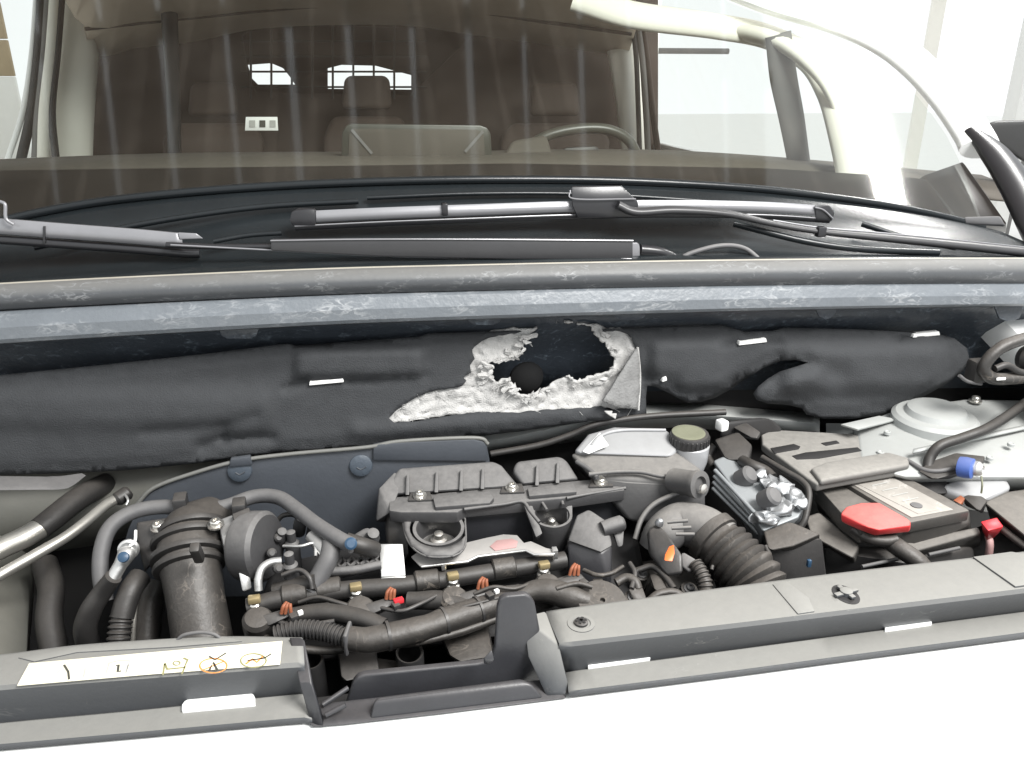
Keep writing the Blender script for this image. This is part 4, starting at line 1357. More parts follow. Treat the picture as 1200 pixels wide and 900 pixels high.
# ================================================================== ENGINE BLOCK MASS behind the small parts
en = thing('engine', 'dark oily engine block under the pipes and wiring', 'engine', Z(520, 760, .62))
hull('block', [Z(300, 720, .82), Z(320, 660, .83), Z(560, 610, .82), Z(740, 600, .82), Z(760, 690, .80), Z(640, 740, .78), Z(340, 780, .76),
               Z(300, 720, .55), Z(740, 600, .55), Z(760, 690, .55), Z(340, 780, .55)], 'bay_black', en, .01)
for (a, b, z, r_) in ((480, 764, .80, .020), (364, 772, .80, .018)):
    lathe('tube_mouth', Z(a, b, z), (0, -.2, 1), [(r_, -.10), (r_, -.002), (r_ - .001, 0), (r_ - .004, -.002), (r_ - .005, -.06)], 'black_plastic', en, n=28,
          cap=False)
hull('lower_cover', [Z(395, 760, .80), Z(440, 755, .80), Z(446, 790, .79), Z(400, 800, .79), Z(395, 760, .74), Z(446, 790, .74)], 'black_plastic', en, .005)
hull('lower_cover', [Z(515, 742, .80), Z(570, 722, .80), Z(580, 770, .79), Z(530, 778, .79), Z(515, 742, .74), Z(580, 770, .74)], 'brown_dust_plastic', en, .008)
hull('lower_cover', [Z(432, 770, .77), Z(470, 775, .77), Z(470, 800, .77), Z(425, 802, .77), Z(432, 770, .70), Z(470, 800, .70)], 'rubber', en, .006)

# ================================================================== COIL COVER in the middle
cv = thing('engine_cover', 'grey dusty plastic engine cover with two round bolt wells in the middle of the bay', 'engine cover', Z(590, 650, .80))
hull('rear_dome', [Z(468, 549, .945), Z(578, 541, .945), Z(588, 546, .943), Z(608, 570, .922), Z(455, 580, .922), Z(450, 574, .925),
                   Z(466, 552, .90), Z(582, 544, .90), Z(608, 576, .89), Z(448, 588, .89)], 'dusty_plastic', cv, .006, 3)
hull('rear_dome', [Z(606, 541, .945), Z(655, 535, .945), Z(664, 540, .943), Z(678, 562, .922), Z(612, 568, .922), Z(600, 552, .935),
                   Z(604, 545, .90), Z(660, 538, .90), Z(680, 570, .89), Z(606, 575, .89)], 'dusty_plastic', cv, .006, 3)
for (a, b) in ((478, 556), (512, 553), (541, 551), (566, 549), (630, 545), (654, 542)):
    hull('rib', [Z(a - 1.5, b, .946), Z(a + 1.5, b, .946), Z(a - 3, b + 24, .925), Z(a + 1.5, b + 24, .925), Z(a - 2, b + 2, .925), Z(a + 2, b + 24, .91)],
         'dusty_plastic', cv, .0008)
# crumpled left end of the cover
hull('end_lug', [Z(444, 572, .93), Z(462, 553, .94), Z(474, 560, .935), Z(458, 600, .91), Z(440, 612, .89), Z(442, 590, .90), Z(444, 600, .86),
                 Z(458, 612, .86), Z(474, 566, .88)], 'dusty_plastic', cv, .003)
rail = top('front_rail', [(456, 583), (700, 561), (730, 566), (732, 574), (668, 583), (546, 594), (536, 600), (470, 600), (456, 598)], .918, .020,
           'dusty_plastic', cv, .002)
top('rail_step', [(507, 582), (573, 575), (579, 583), (574, 589), (510, 594)], .925, .012, 'dusty_plastic', cv, .002)
top('rail_step', [(618, 571), (672, 566), (676, 576), (620, 581)], .925, .012, 'dusty_plastic', cv, .002)
for (a, b) in ((492, 581), (600, 572), (704, 565)):
    top('bolt_pad', [(a - 14, b + 5), (a - 11, b - 5), (a + 12, b - 6), (a + 15, b + 4)], .922, .012, 'black_plastic', cv, .002)
    bolt(Z(a, b, .924), (0, -.15, 1), .0075, cv)
# upright front web between the wells
front('front_web', [(545, 598), (612, 586), (620, 596), (640, 640), (600, 640), (545, 640)], Z(580, 600, .91).y + .025, .006, 'recess_plastic', cv, .002)
front('front_web', [(668, 581), (732, 571), (734, 620), (664, 636)], Z(700, 577, .91).y + .01, .006, 'recess_plastic', cv, .002)
tube('web_lip', [Z(544, 597, .918), Z(590, 591, .918), Z(612, 588, .918), Z(622, 600, .912), Z(632, 612, .905)], .003, 'dusty_plastic', cv, n=8)
tube('web_lip', [Z(664, 584, .918), Z(690, 579, .918), Z(733, 572, .918)], .003, 'dusty_plastic', cv, n=8)
for (px_, py_, ro) in ((514, 620, .041), (647, 604, .033)):
    c = Z(px_, py_, .895)
    well = lathe('bolt_well', c, (0, -.18, 1), [(ro * .86, -.055), (ro * .98, -.02), (ro, -.002), (ro * .985, .003), (ro * .86, .003), (ro * .83, .0), (ro * .74, -.035),
                                                (ro * .1, -.036)], 'dusty_plastic', cv, n=40)
    lathe('bolt_washer', c + Vector((0, .006, -.034)), (0, -.18, 1), [(ro * .58, 0), (ro * .58, .006), (ro * .35, .009), (ro * .33, .016), (ro * .2, .018), (ro * .18, .026),
                                                             (ro * .08, .028)], 'bolt_steel', well, n=20)
sheet('well_deck', [(472, 600), (544, 595), (546, 630), (543, 644), (530, 652), (500, 652), (482, 640), (474, 622)],
      [[(514 + 34 * math.cos(k * math.pi / 14), 620 + 23 * math.sin(k * math.pi / 14)) for k in range(28)]], 9, lambda p, q: Z(p, q, .898), 'dusty_plastic', cv, .005)
loft('well_skirt', [[Z(p, q, z_) for p, q in ((472, 600), (474, 622), (482, 640), (500, 652), (530, 652), (543, 644), (546, 630), (544, 597))] for z_ in (.898, .85)],
     'dusty_plastic', cv, .003, n=30)
hull('well_arm', [Z(612, 588, .914), Z(622, 586, .914), Z(636, 625, .885), Z(628, 630, .880), Z(612, 592, .895), Z(630, 634, .865)], 'dusty_plastic', cv, .002)
hull('well_arm', [Z(664, 580, .915), Z(671, 579, .915), Z(671, 606, .89), Z(664, 622, .875), Z(664, 584, .89), Z(668, 622, .86)], 'dusty_plastic', cv, .002)
for (x0, y0, x1, y1) in ((628, 577, 641, 598), (655, 573, 660, 592), (612, 586, 664, 581)):
    tube('web_lip', [Z(x0, y0, .916), Z(x1, y1, .910)], .0026, 'dusty_plastic', cv, n=8)
hull('side_skirt', [Z(452, 600, .90), Z(476, 604, .90), Z(480, 650, .85), Z(470, 664, .83), Z(452, 636, .86), Z(450, 610, .84), Z(478, 660, .80)], 'rubber', cv, .006)

hsd = thing('heat_shield', 'grey metal plate with a faded red patch in front of the engine cover', 'heat shield', Z(560, 650, .85))
pl_pts = [(482, 652), (500, 640), (545, 636), (570, 630), (590, 626), (606, 627), (614, 636), (622, 634), (640, 642), (650, 644), (649, 650), (626, 650), (616, 645), (560, 652),
          (548, 658), (494, 664)]
top('plate', pl_pts, .878, .003, 'heat_shield', hsd, .0008)
top('red_patch', [(574, 640), (582, 633), (600, 631), (607, 634), (605, 641), (580, 645)], .8795, .0012, 'red_faded', hsd, .0003)
tube('rolled_edge', [Z(a, b, .877) for a, b in ((494, 664), (548, 658), (560, 652), (616, 645), (626, 650), (650, 649))], .0022, 'alloy', hsd, n=8, straight=True)
box('edge_tab', Z(650, 648, .875), (.008, .012, .016), 'alloy', hsd, .001)
box('edge_tab', Z(520, 664, .872), (.007, .006, .010), 'alloy', hsd, .001)

# ================================================================== FUEL RAIL AND INJECTORS
fr = thing('fuel_rail', 'dark fuel rail with brass unions crossing the front of the engine', 'fuel rail', Z(470, 690, .82))
rp = [(290, 712, .845), (330, 702, .85), (400, 692, .85), (470, 686, .85), (560, 673, .85), (640, 660, .85), (662, 656, .85)]
tube('rail', [Z(*p) for p in rp], .0135, 'rubber', fr, n=14)
for (a, b) in ((345, 697), (385, 690), (500, 680), (590, 666)):
    lathe('rail_sleeve', Z(a, b, .853), Z(a + 20, b - 3, .853) - Z(a, b, .853), [(.014, -.018), (.0165, -.016), (.0165, .016), (.014, .018)], 'brown_dust_plastic', fr, n=16)
for (a, b) in ((300, 698), (418, 683), (531, 670), (637, 657)):
    base = Z(a, b + 17, .842)
    u = lathe('union', base, (0, -.1, 1), [(.009, -.012), (.0105, -.006), (.0105, .004), (.008, .006), (.008, .012), (.006, .014)], 'bolt_steel', fr, n=16)
    box('brass_union', base + Vector((0, -.002, .020)), (.017, .012, .010), 'brass', u, .002, rz=.1)
fi = [(300, 715, 338, 712, 'left end of the fuel rail, orange clip'), (420, 702, 460, 695, 'behind the blank white tag, with an extra red clip'),
      (530, 690, 568, 683, 'in front of the grey metal plate'), (640, 675, 676, 667, 'right end of the fuel rail beside the black box')]
for k, (a, b, c, d, lb) in enumerate(fi):
    j = thing('injector', ('oily black injector plug at the ' + lb) if k in (0, 3) else ('oily black injector plug ' + lb), 'injector', Z(a, b + 15, .80), 'injector plugs along the fuel rail')
    lathe('body', Z(a + 2, b + 12, .852), (.1, -.35, 1), [(.019, -.03), (.021, -.01), (.021, .002), (.017, .008), (.009, .010)], 'brown_dust_plastic', j, n=20)
    hull('plug', [Z(a + 6, b + 6, .862), Z(a + 40, b - 4, .864), Z(a + 47, b + 4, .860), Z(a + 14, b + 19, .852), Z(a + 6, b + 12, .835), Z(a + 46, b + 8, .835),
                  Z(a + 16, b + 22, .832)], 'black_plastic', j, .003)
    for q in range(3):
        tube('clip_finger', [Z(c - 8 + q * 5 + random.uniform(-1, 1), d + 7, .864), Z(c - 6 + q * 4, d - 1, .874), Z(c - 2 + q * 2, d - 6 + q, .876)], .0026, 'orange_dusty', j, n=8)
    box('latch', Z(a + 44, b + 8, .864), (.010, .012, .008), 'black_plastic', j, .001, rz=.4)
    if k == 1:
        box('red_clip', Z(467, 704, .868), (.014, .008, .007), 'red_plain', j, .001, rz=.3)
    if k in (0, 2):
        box('pale_latch', Z(a + 52, b + 3, .866), (.007, .006, .006), 'tag_white', j, .001, rz=.4)

tag_ = thing('blank_tag', 'folded white paper tag standing on the fuel rail', 'tag', Z(462, 690, .85))
sheet('card', [(445, 638), (472, 638), (475, 674), (447, 676)], [], 12, lambda a, b: Z(a, b, .875 - (b - 657) * .0006), 'tag_white', tag_, .0015)
sheet('folded_end', [(447, 677), (475, 675), (477, 690), (450, 692)], [], 12, lambda a, b: Z(a, b, .8635 - (b - 676) * .0013), 'tag_white', tag_, .0015)

# harness conduit and hoses over the engine
hn = thing('wiring_harness', 'thick black wiring trunk with a corrugated end crossing the engine front', 'harness', Z(480, 740, .80))
tube('corrugated_run', [Z(322, 745, .845), Z(345, 738, .85), Z(375, 739, .85), Z(408, 748, .845)], .011, 'black_plastic', hn, n=16, corr=(.0055, .0025))
tube('trunk', [Z(404, 748, .845), Z(430, 750, .843), Z(462, 744, .843), Z(500, 735, .843), Z(540, 722, .843), Z(580, 708, .843), Z(610, 696, .84)],
     [.016, .0175, .0185, .018, .019, .018, .015], 'brown_dust_plastic', hn, n=16, wob=.12)
tube('branch', [Z(340, 722, .845), Z(380, 718, .85), Z(420, 724, .85), Z(450, 735, .845)], [.012, .013, .013, .012], 'rubber', hn, n=14, wob=.1)
tube('branch', [Z(478, 704, .845), Z(520, 704, .848), Z(548, 715, .843)], [.013, .014, .014], 'rubber', hn, n=14, wob=.1)
tube('branch', [Z(600, 700, .845), Z(640, 692, .85), Z(668, 700, .845), Z(690, 706, .84)], [.013, .018, .018, .014], 'brown_dust_plastic', hn, n=16, wob=.15)
box('tape_band', Z(408, 748, .846), (.006, .034, .034), 'hose_grey', hn, .004, rz=-.2)
tube('wire', [Z(560, 700, .85), Z(590, 690, .855), Z(630, 686, .855), Z(670, 676, .85)], .004, 'rubber', hn, n=8)
tube('wire', [Z(300, 730, .84), Z(320, 726, .845), Z(345, 728, .845)], .005, 'rubber', hn, n=8)

bf = thing('branching_hose', 'dark forked hose running down behind the fuel rail on the left', 'hose', Z(375, 690, .84))
tube('stem', [Z(388, 636, .905), Z(386, 652, .895), Z(376, 672, .875), Z(364, 692, .855)], .0145, 'hose_grey', bf, n=14)
tube('branch', [Z(366, 628, .905), Z(376, 640, .90), Z(384, 650, .895)], .011, 'alloy', bf, n=12)
tube('branch', [Z(372, 682, .87), Z(350, 686, .86), Z(322, 694, .85)], .013, 'rubber', bf, n=12)
tube('wire_bracket', [Z(332, 640, .90), Z(352, 640, .905), Z(368, 637, .905), Z(370, 652, .895)], .0025, 'alloy', bf, n=8)
for (a, b) in ((343, 626), (341, 652)):
    lathe('spigot', Z(a, b + 16, .88), (0, -.1, 1), [(.011, -.04), (.011, .01), (.007, .014), (.007, .03), (.003, .032)], 'dusty_plastic', bf, n=14)
tag(tube('return_pipe', [Z(303, 692, .87), Z(303, 678, .885), Z(307, 666, .895), Z(317, 659, .90), Z(330, 657, .90)], .0058, 'alloy', n=10),
    'short bright bent pipe above the left end of the fuel rail', 'pipe')
lt = thing('ribbed_bridge', 'black ribbed plastic bridge between the forked hose and the white tag', 'bracket', Z(415, 670, .84))
top('deck', [(382, 664), (392, 656), (445, 649), (448, 660), (392, 672)], .872, .012, 'black_plastic', lt, .002)
for k in range(5):
    a = 388 + k * 11
    tube('rib', [Z(a, 668 - k * 1.5, .876), Z(a + 14, 654 - k * 1.2, .876)], .0028, 'dusty_plastic', lt, n=6)
    tube('rib', [Z(a + 2, 656 - k * 1.3, .876), Z(a + 13, 667 - k * 1.6, .876)], .0028, 'dusty_plastic', lt, n=6)
tube('rim', [Z(382, 670, .874), Z(415, 668, .874), Z(446, 662, .874)], .007, 'dusty_plastic', lt, n=8)
hull('end_cap', [Z(410, 628, .895), Z(432, 615, .90), Z(438, 622, .90), Z(440, 636, .89), Z(415, 642, .88), Z(440, 640, .87), Z(412, 640, .86)], 'dusty_plastic', lt, .006, 3)

# ================================================================== RIGHT OF THE ENGINE
bb = thing('black_box', 'squat black plastic box with a sloped dusty lid right of the engine cover', 'box', Z(690, 670, .80))
hull('body', [Z(665, 634, .872), Z(704, 648, .872), Z(717, 638, .878), Z(716, 690, .82), Z(666, 680, .82), Z(668, 640, .80), Z(717, 660, .80), Z(704, 690, .80)],
     'recess_plastic', bb, .004, 3)
hull('lid', [Z(676, 604, .905), Z(690, 597, .908), Z(698, 602, .907), Z(700, 610, .903), Z(711, 611, .90), Z(718, 640, .880), Z(704, 648, .876), Z(665, 634, .876),
             Z(676, 606, .88), Z(711, 613, .88)], 'dusty_plastic', bb, .003, 3)
sn = thing('connector_stub', 'small grey elbow connector sticking out right of the black box', 'connector', Z(722, 625, .86))
lathe('elbow', Z(716, 617, .898), (.9, .1, .15), [(.012, -.015), (.013, 0), (.013, .018), (.009, .022)], 'dusty_plastic', sn, n=18)
hull('tongue', [Z(718, 622, .89), Z(732, 620, .89), Z(731, 640, .872), Z(724, 642, .87), Z(718, 628, .87)], 'dusty_plastic', sn, .003)

dc = thing('round_cap', 'flat brown dusty disc beside the front panel below the black box', 'cap', Z(708, 705, .80))
lathe('disc', Z(706, 704, .846), (.05, -.35, 1), [(.036, -.02), (.038, -.004), (.036, 0), (.004, .002), (.003, -.004)], 'brown_dust_plastic', dc, n=40)
box('lug', Z(701, 683, .850), (.016, .012, .010), 'brown_dust_plastic', dc, .003)
pw = thing('pump_linkage', 'small dark brown brackets and arms right of the round disc', 'linkage', Z(745, 700, .80))
tube('arm', [Z(722, 683, .85), Z(734, 677, .855), Z(744, 681, .853), Z(748, 690, .845)], .007, 'brown_dust_plastic', pw, n=10)
hull('bracket', [Z(736, 690, .85), Z(752, 684, .85), Z(760, 706, .835), Z(746, 712, .83), Z(738, 696, .82), Z(756, 712, .82)], 'brown_dust_plastic', pw, .003)
hull('bracket', [Z(760, 672, .85), Z(776, 672, .85), Z(786, 694, .84), Z(768, 696, .84), Z(762, 678, .82), Z(782, 698, .82)], 'brown_dust_plastic', pw, .005)
tube('arc', [Z(760, 705, .84), Z(772, 696, .848), Z(790, 694, .848), Z(804, 702, .842)], .006, 'brown_dust_plastic', pw, n=10)

# air filter box
ab = thing('air_filter_box', 'grey dusty air filter box with a round snout at the back right of the engine', 'air box', Z(745, 610, .78))
hull('body', [Z(668, 532, .945), Z(690, 527, .95), Z(790, 528, .95), Z(824, 552, .935), Z(826, 566, .93), Z(735, 566, .925), Z(690, 556, .935),
              Z(826, 612, .86), Z(738, 612, .86), Z(672, 545, .86), Z(800, 540, .80), Z(826, 614, .80)], 'airbox_plastic', ab, .007, 3)
tube('lid_seam', [Z(690, 556, .942), Z(720, 553, .944), Z(750, 553, .944), Z(776, 558, .942), Z(800, 557, .942)], .004, 'airbox_plastic', ab, n=8)
lathe('snout', Z(808, 566, .945), (.45, -.85, .25), [(.020, -.035), (.021, .010), (.023, .014), (.023, .022), (.014, .023), (.013, .016)], 'airbox_plastic', ab, n=24)
lathe('snout_plug', Z(814, 571, .945), (.45, -.85, .25), [(.008, .016), (.008, .020), (.003, .022)], 'bolt_steel', ab, n=14)
tube('strap', [Z(676, 541, .945), Z(690, 550, .942), Z(700, 560, .938)], .004, 'hose_grey', ab, n=8)
ie = thing('intake_elbow', 'grey ribbed intake elbow joining the filter box to the corrugated hose', 'duct', Z(800, 650, .82))
pe = [Z(768, 645, .85), Z(778, 626, .875), Z(798, 614, .885), Z(824, 620, .885), Z(846, 636, .875)]
tube('elbow', pe, [.028, .032, .035, .037, .037], 'airbox_plastic', ie, n=28)
tube('flange_rim', [Z(744, 632, .86), Z(752, 608, .885), Z(768, 590, .905), Z(796, 578, .92), Z(820, 573, .925)], .0045, 'airbox_plastic', ie, n=10)
for k in range(3):
    tube('vent_rib', [Z(782 + k * 5, 612 + k * 7, .928 - k * .005), Z(806 + k * 4, 610 + k * 8, .932 - k * .006)], .0028, 'airbox_plastic', ie, n=8)
ih = thing('intake_hose', 'wide brown dusty corrugated intake hose right of the orange clip', 'hose', Z(875, 690, .78))
hp_ = [Z(832, 627, .880), Z(846, 640, .872), Z(864, 658, .86), Z(882, 678, .845), Z(895, 705, .82), Z(905, 740, .78)]
P_, R_ = spline(hp_, 10, [.038, .039, .040, .041, .041, .041])
P_, R_ = resample(P_, R_, .0031)
R_ = [r + (.0062 * (0, .6, 1, .6)[i % 4] if i > 8 else 0) for i, r in enumerate(R_)]
bm = bmesh.new()
sweep(bm, P_, R_, 36)
finish('corrugated_body', bm, 'brown_dust_plastic', ih, 60)
lathe('cuff', hp_[0].lerp(hp_[1], .3), hp_[1] - hp_[0], [(.040, -.012), (.044, -.010), (.044, .006), (.040, .008)], 'brown_dust_plastic', ih, n=40)

fs = thing('flow_sensor', 'dark sensor with a bright orange clip on the intake elbow', 'sensor', Z(785, 670, .83))
hull('body', [Z(758, 622, .90), Z(770, 612, .905), Z(784, 626, .90), Z(800, 650, .885), Z(800, 672, .865), Z(780, 676, .855), Z(760, 650, .87), Z(762, 640, .83),
              Z(800, 676, .83)], 'black_plastic', fs, .005, 3)
lathe('steel_tip', Z(772, 614, .908), (.2, -.3, 1), [(.007, 0), (.007, .004), (.004, .009), (.002, .010)], 'foil', fs, n=10)
hull('orange_clip', [Z(784, 640, .903), Z(790, 638, .905), Z(791, 648, .90), Z(788, 658, .893), Z(778, 657, .893), Z(779, 650, .897), Z(786, 644, .89), Z(786, 658, .885)],
     'orange', fs, .0015)
hull('plug', [Z(797, 644, .885), Z(814, 654, .88), Z(822, 664, .872), Z(808, 672, .865), Z(798, 664, .87), Z(806, 672, .845), Z(820, 668, .845)], 'dusty_plastic', fs, .004, 3)
tube('ribbed_lead', [Z(814, 660, .875), Z(822, 672, .868), Z(827, 688, .855), Z(826, 712, .83)], .0095, 'brown_dust_plastic', fs, n=14, corr=(.006, .002))

# brake fluid reservoir
rs = thing('brake_reservoir', 'milky white brake fluid tank with a black ribbed cap', 'reservoir', Z(800, 545, .86))
hull('tank', [Z(672, 530, .955), Z(690, 508, .962), Z(720, 500, .965), Z(780, 502, .965), Z(800, 520, .958), Z(786, 535, .95), Z(680, 535, .94), Z(672, 532, .90),
              Z(800, 540, .90), Z(700, 515, .90)], 'tank_white', rs, .008, 3)
cc = Z(808, 538, .925)
lathe('neck', cc, (0, -.05, 1), [(.026, -.02), (.031, 0), (.032, .03), (.028, .034), (.027, .04)], 'tank_white', rs, n=32)
cap = lathe('cap', Z(808, 513, .966), (0, -.05, 1), [(.033, -.012), (.034, -.010), (.034, .006), (.032, .010), (.028, .0105)], 'black_plastic', rs, n=40)
lathe('cap_top', Z(807, 507, .976), (0, -.05, 1), [(.029, -.002), (.029, .001), (.026, .0018), (.018, .0008)], 'cap_olive', cap, n=36)
for k in range(28):
    a = 2 * math.pi * k / 28
    box('grip_rib', Z(808, 513, .966) + Vector((math.cos(a) * .0343, math.sin(a) * .0343, -.002)), (.002, .003, .013), 'black_plastic', cap, .0004, rz=a, seg=1)
tube('tank_rim', [Z(693, 522, .962), Z(705, 510, .964), Z(730, 504, .966), Z(780, 504, .966)], .003, 'tank_white', rs, n=8)
hull('tank_highlight', [Z(682, 529, .958), Z(703, 506, .966), Z(714, 522, .966), Z(690, 532, .956), Z(700, 520, .955)], 'tag_white', rs, .001)  # white patch imitates a highlight on the shiny tank

cn = thing('relay_cluster', 'dark tangle of relay sockets behind the aluminium control unit', 'relay', Z(870, 520, .9))
hull('socket', [Z(836, 515, .945), Z(866, 505, .95), Z(882, 520, .945), Z(878, 540, .93), Z(850, 540, .925), Z(838, 525, .90), Z(880, 545, .90)], 'rubber', cn, .006, 3)
hull('socket', [Z(858, 500, .95), Z(874, 494, .955), Z(892, 506, .95), Z(886, 516, .94), Z(862, 510, .93), Z(890, 516, .92)], 'black_plastic', cn, .004)
box('white_plug', Z(846, 498, .965), (.018, .02, .02), 'tag_white', cn, .004, rz=.3)
tube('lead', [Z(870, 540, .93), Z(882, 546, .935), Z(896, 552, .93), Z(905, 560, .925)], .010, 'rubber', cn, n=12)
tube('lead', [Z(838, 522, .93), Z(830, 535, .91), Z(836, 548, .90)], .008, 'rubber', cn, n=12)
tag(hull('dark_duct', [Y(842, 512, 1.255), Y(850, 494, 1.255), Y(905, 488, 1.255), Y(918, 502, 1.255), Y(912, 516, 1.255), Y(842, 516, 1.29), Y(915, 510, 1.29), Y(860, 492, 1.29)],
         'bay_black', None, .01, 3), 'black duct mouth under the pad behind the relay sockets', 'duct')

# control unit
ec = thing('control_unit', 'finned aluminium control unit with crumpled bright metal fittings on top', 'control unit', Z(880, 600, .80))
hull('case', [Z(836, 540, .925), Z(850, 534, .928), Z(946, 588, .905), Z(936, 606, .90), Z(894, 622, .892), Z(886, 596, .902),
              Z(832, 548, .84), Z(890, 648, .82), Z(940, 612, .82), Z(850, 540, .82)], 'ecu_alloy', ec, .004, 3)
for k in range(4):
    tube('fin', [Z(838 - k * .8, 551 + k * 7, .923 - k * .010), Z(888 + k * .5, 605 + k * 7, .902 - k * .012)], .0035, 'ecu_alloy', ec, n=8)
random.seed(21)
for (a, b, z, sz) in ((905, 566, .925, .016), (918, 572, .925, .017), (930, 582, .92, .015), (893, 556, .927, .012), (912, 596, .912, .017), (897, 606, .905, .017),
                      (920, 592, .915, .014), (936, 590, .915, .013)):
    bmt = bmesh.new()
    bmesh.ops.create_icosphere(bmt, subdivisions=3, radius=sz, matrix=Matrix.Translation(Z(a, b, z)) @ Matrix.Diagonal((1.25, 1, .6, 1)))
    for v in bmt.verts:
        v.co += Vector((noise.noise(v.co * 75), noise.noise(v.co * 75 + Vector((5, 0, 0))), noise.noise(v.co * 75 + Vector((0, 5, 0))))) * sz * .7
    finish('crumpled_fitting', bmt, 'foil', ec, 75)
for (a, b, z) in ((877, 557, .93), (905, 582, .93)):
    lathe('round_stud', Z(a, b, z), (.35, -.6, .7), [(.016, -.02), (.016, .004), (.012, .008), (.003, .009)], 'hose_grey', ec, n=20)
tube('edge_strip', [Z(893, 536, .935), Z(920, 552, .93), Z(940, 564, .925), Z(948, 578, .915), Z(944, 606, .885), Z(938, 618, .87)], .0055, 'rubber', ec, n=10)

rb = thing('relay_box', 'upright dusty black relay box between intake hose and battery', 'relay box', Z(930, 680, .78))
hull('lid', [Z(894, 622, .892), Z(925, 610, .896), Z(962, 626, .89), Z(930, 640, .885), Z(900, 646, .88), Z(896, 630, .87), Z(962, 632, .87), Z(930, 646, .86)],
     'brown_dust_plastic', rb, .004, 3)
hull('case', [Z(898, 640, .875), Z(928, 638, .876), Z(963, 630, .88), Z(970, 690, .80), Z(930, 700, .79), Z(902, 670, .82), Z(900, 660, .78), Z(966, 680, .78)],
     'black_plastic', rb, .004, 3)
box('catch', Z(948, 660, .868), (.006, .006, .012), 'blue_grey', rb, .001)
tube('side_loop', [Z(897, 640, .88), Z(903, 655, .87), Z(902, 672, .855)], .004, 'rubber', rb, n=8)

# ================================================================== BATTERY
bt = thing('battery', 'dusty car battery with pale label under a grey hold-down cover', 'battery', Z(1050, 670, .70))
hull('case', [Z(950, 572, .888), Z(1046, 548, .90), Z(1136, 598, .895), Z(1069, 622, .888), Z(1000, 626, .876),
              Z(1072, 645, .845), Z(1136, 615, .875), Z(960, 600, .82), Z(1072, 660, .72), Z(1140, 640, .72), Z(960, 600, .72), Z(1040, 560, .72)], 'battery_case', bt, .004, 3)
top('top_block', [(986, 563), (1049, 551), (1137, 598), (1067, 612)], .908, .02, 'battery_case', bt, .003)
lab = top('label', [(995, 565), (1040, 556), (1117, 597), (1068, 606)], .9095, .0012, 'battery_label', bt, .0003)
top('label_band', [(1003, 566), (1030, 560), (1100, 597), (1076, 602)], .9103, .0007, 'battery_label', lab, .0002)
lathe('sight_glass', Z(1074, 592, .9112), (0, 0, 1), [(.009, -.001), (.009, .0006), (.005, .001)], 'hose_grey', lab, n=24)
for k in range(4):
    ribbon('print_line', [Z(1022 + k * 12, 569 + k * 6, .9112), Z(1040 + k * 12, 565 + k * 6, .9112)], .0022, 'ink_faint', lab)
top('left_block', [(955, 566), (984, 560), (1060, 607), (1010, 618), (985, 600)], .900, .03, 'battery_case', bt, .003)
cvr = top('hold_down_cover', [(893, 520), (892, 509), (905, 503), (1000, 508), (1068, 532), (1074, 541), (1066, 547), (970, 564), (958, 567), (948, 561)], .93, .016,
          'battery_cover', bt, .004, 3)
top('cover_hump', [(950, 548), (968, 541), (1040, 529), (1066, 536), (1066, 544), (972, 561), (962, 563)], .938, .012, 'battery_cover', cvr, .005, 3)
for q in ([(903, 525), (930, 520), (938, 523), (936, 526), (908, 531)], [(962, 519), (980, 516), (984, 519), (968, 522)],
          [(928, 534), (944, 530), (1005, 524), (1010, 528), (960, 537), (934, 538)]):
    top('slot', q, .9312, .002, 'bay_black', cvr, .0003)
hull('clamp_arm', [Z(1000, 590, .90), Z(1045, 580, .90), Z(1060, 600, .905), Z(1010, 604, .90), Z(1000, 600, .885), Z(1058, 606, .885)], 'battery_case', bt, .004)
rc = thing('terminal_cover', 'red plastic cover over the battery terminal', 'terminal cover', Z(1028, 628, .87))
hull('cap', [Z(985, 602, .915), Z(992, 594, .918), Z(1010, 589, .92), Z(1030, 589, .92), Z(1067, 610, .915), Z(1067, 616, .912), Z(1030, 621, .91), Z(1018, 618, .911),
             Z(986, 612, .90), Z(996, 616, .896), Z(1024, 628, .893), Z(1064, 624, .895), Z(1067, 622, .897), Z(990, 598, .90), Z(1030, 594, .90)], 'red', rc, .004, 3)
tube('terminal_clamp', [Z(1000, 620, .885), Z(1016, 630, .88), Z(1036, 634, .878), Z(1050, 632, .88)], .009, 'brown_dust_plastic', rc, n=12)
tube('battery_lead', [Z(1042, 634, .872), Z(1056, 644, .868), Z(1072, 655, .86), Z(1084, 668, .845), Z(1094, 690, .81)], .014, 'brown_dust_plastic', rc, n=14)
tr_ = thing('battery_tray', 'brown dusty plastic tray around the foot of the battery', 'tray', Z(1040, 690, .68))
hull('front_ledge', [Z(1055, 636, .862), Z(1146, 617, .868), Z(1150, 626, .862), Z(1062, 650, .852), Z(1058, 640, .83), Z(1150, 640, .81), Z(1062, 662, .80)], 'battery_case', tr_, .004, 3)
hull('side_ledge', [Z(943, 606, .872), Z(960, 600, .874), Z(1008, 640, .86), Z(1000, 655, .85), Z(950, 628, .862), Z(945, 615, .80), Z(1004, 670, .78), Z(955, 610, .80)],
     'battery_case', tr_, .005, 3)
hull('tray_front', [Z(965, 640, .84), Z(1010, 652, .84), Z(1060, 660, .83), Z(1140, 640, .83), Z(1145, 670, .78), Z(1060, 690, .76), Z(965, 680, .78), Z(1060, 670, .70), Z(1140, 660, .70),
                    Z(965, 660, .70)], 'black_plastic', tr_, .005)
for (x0, y0, x1, y1) in ((1010, 664, 1052, 655), (1088, 650, 1124, 642)):
    tube('tray_slot', [Z(x0, y0, .842), Z(x1, y1, .842)], .003, 'hose_grey', tr_, n=8)
rcn = thing('red_connector', 'small red plastic connector at the front right corner of the battery', 'connector', Z(1160, 630, .84))
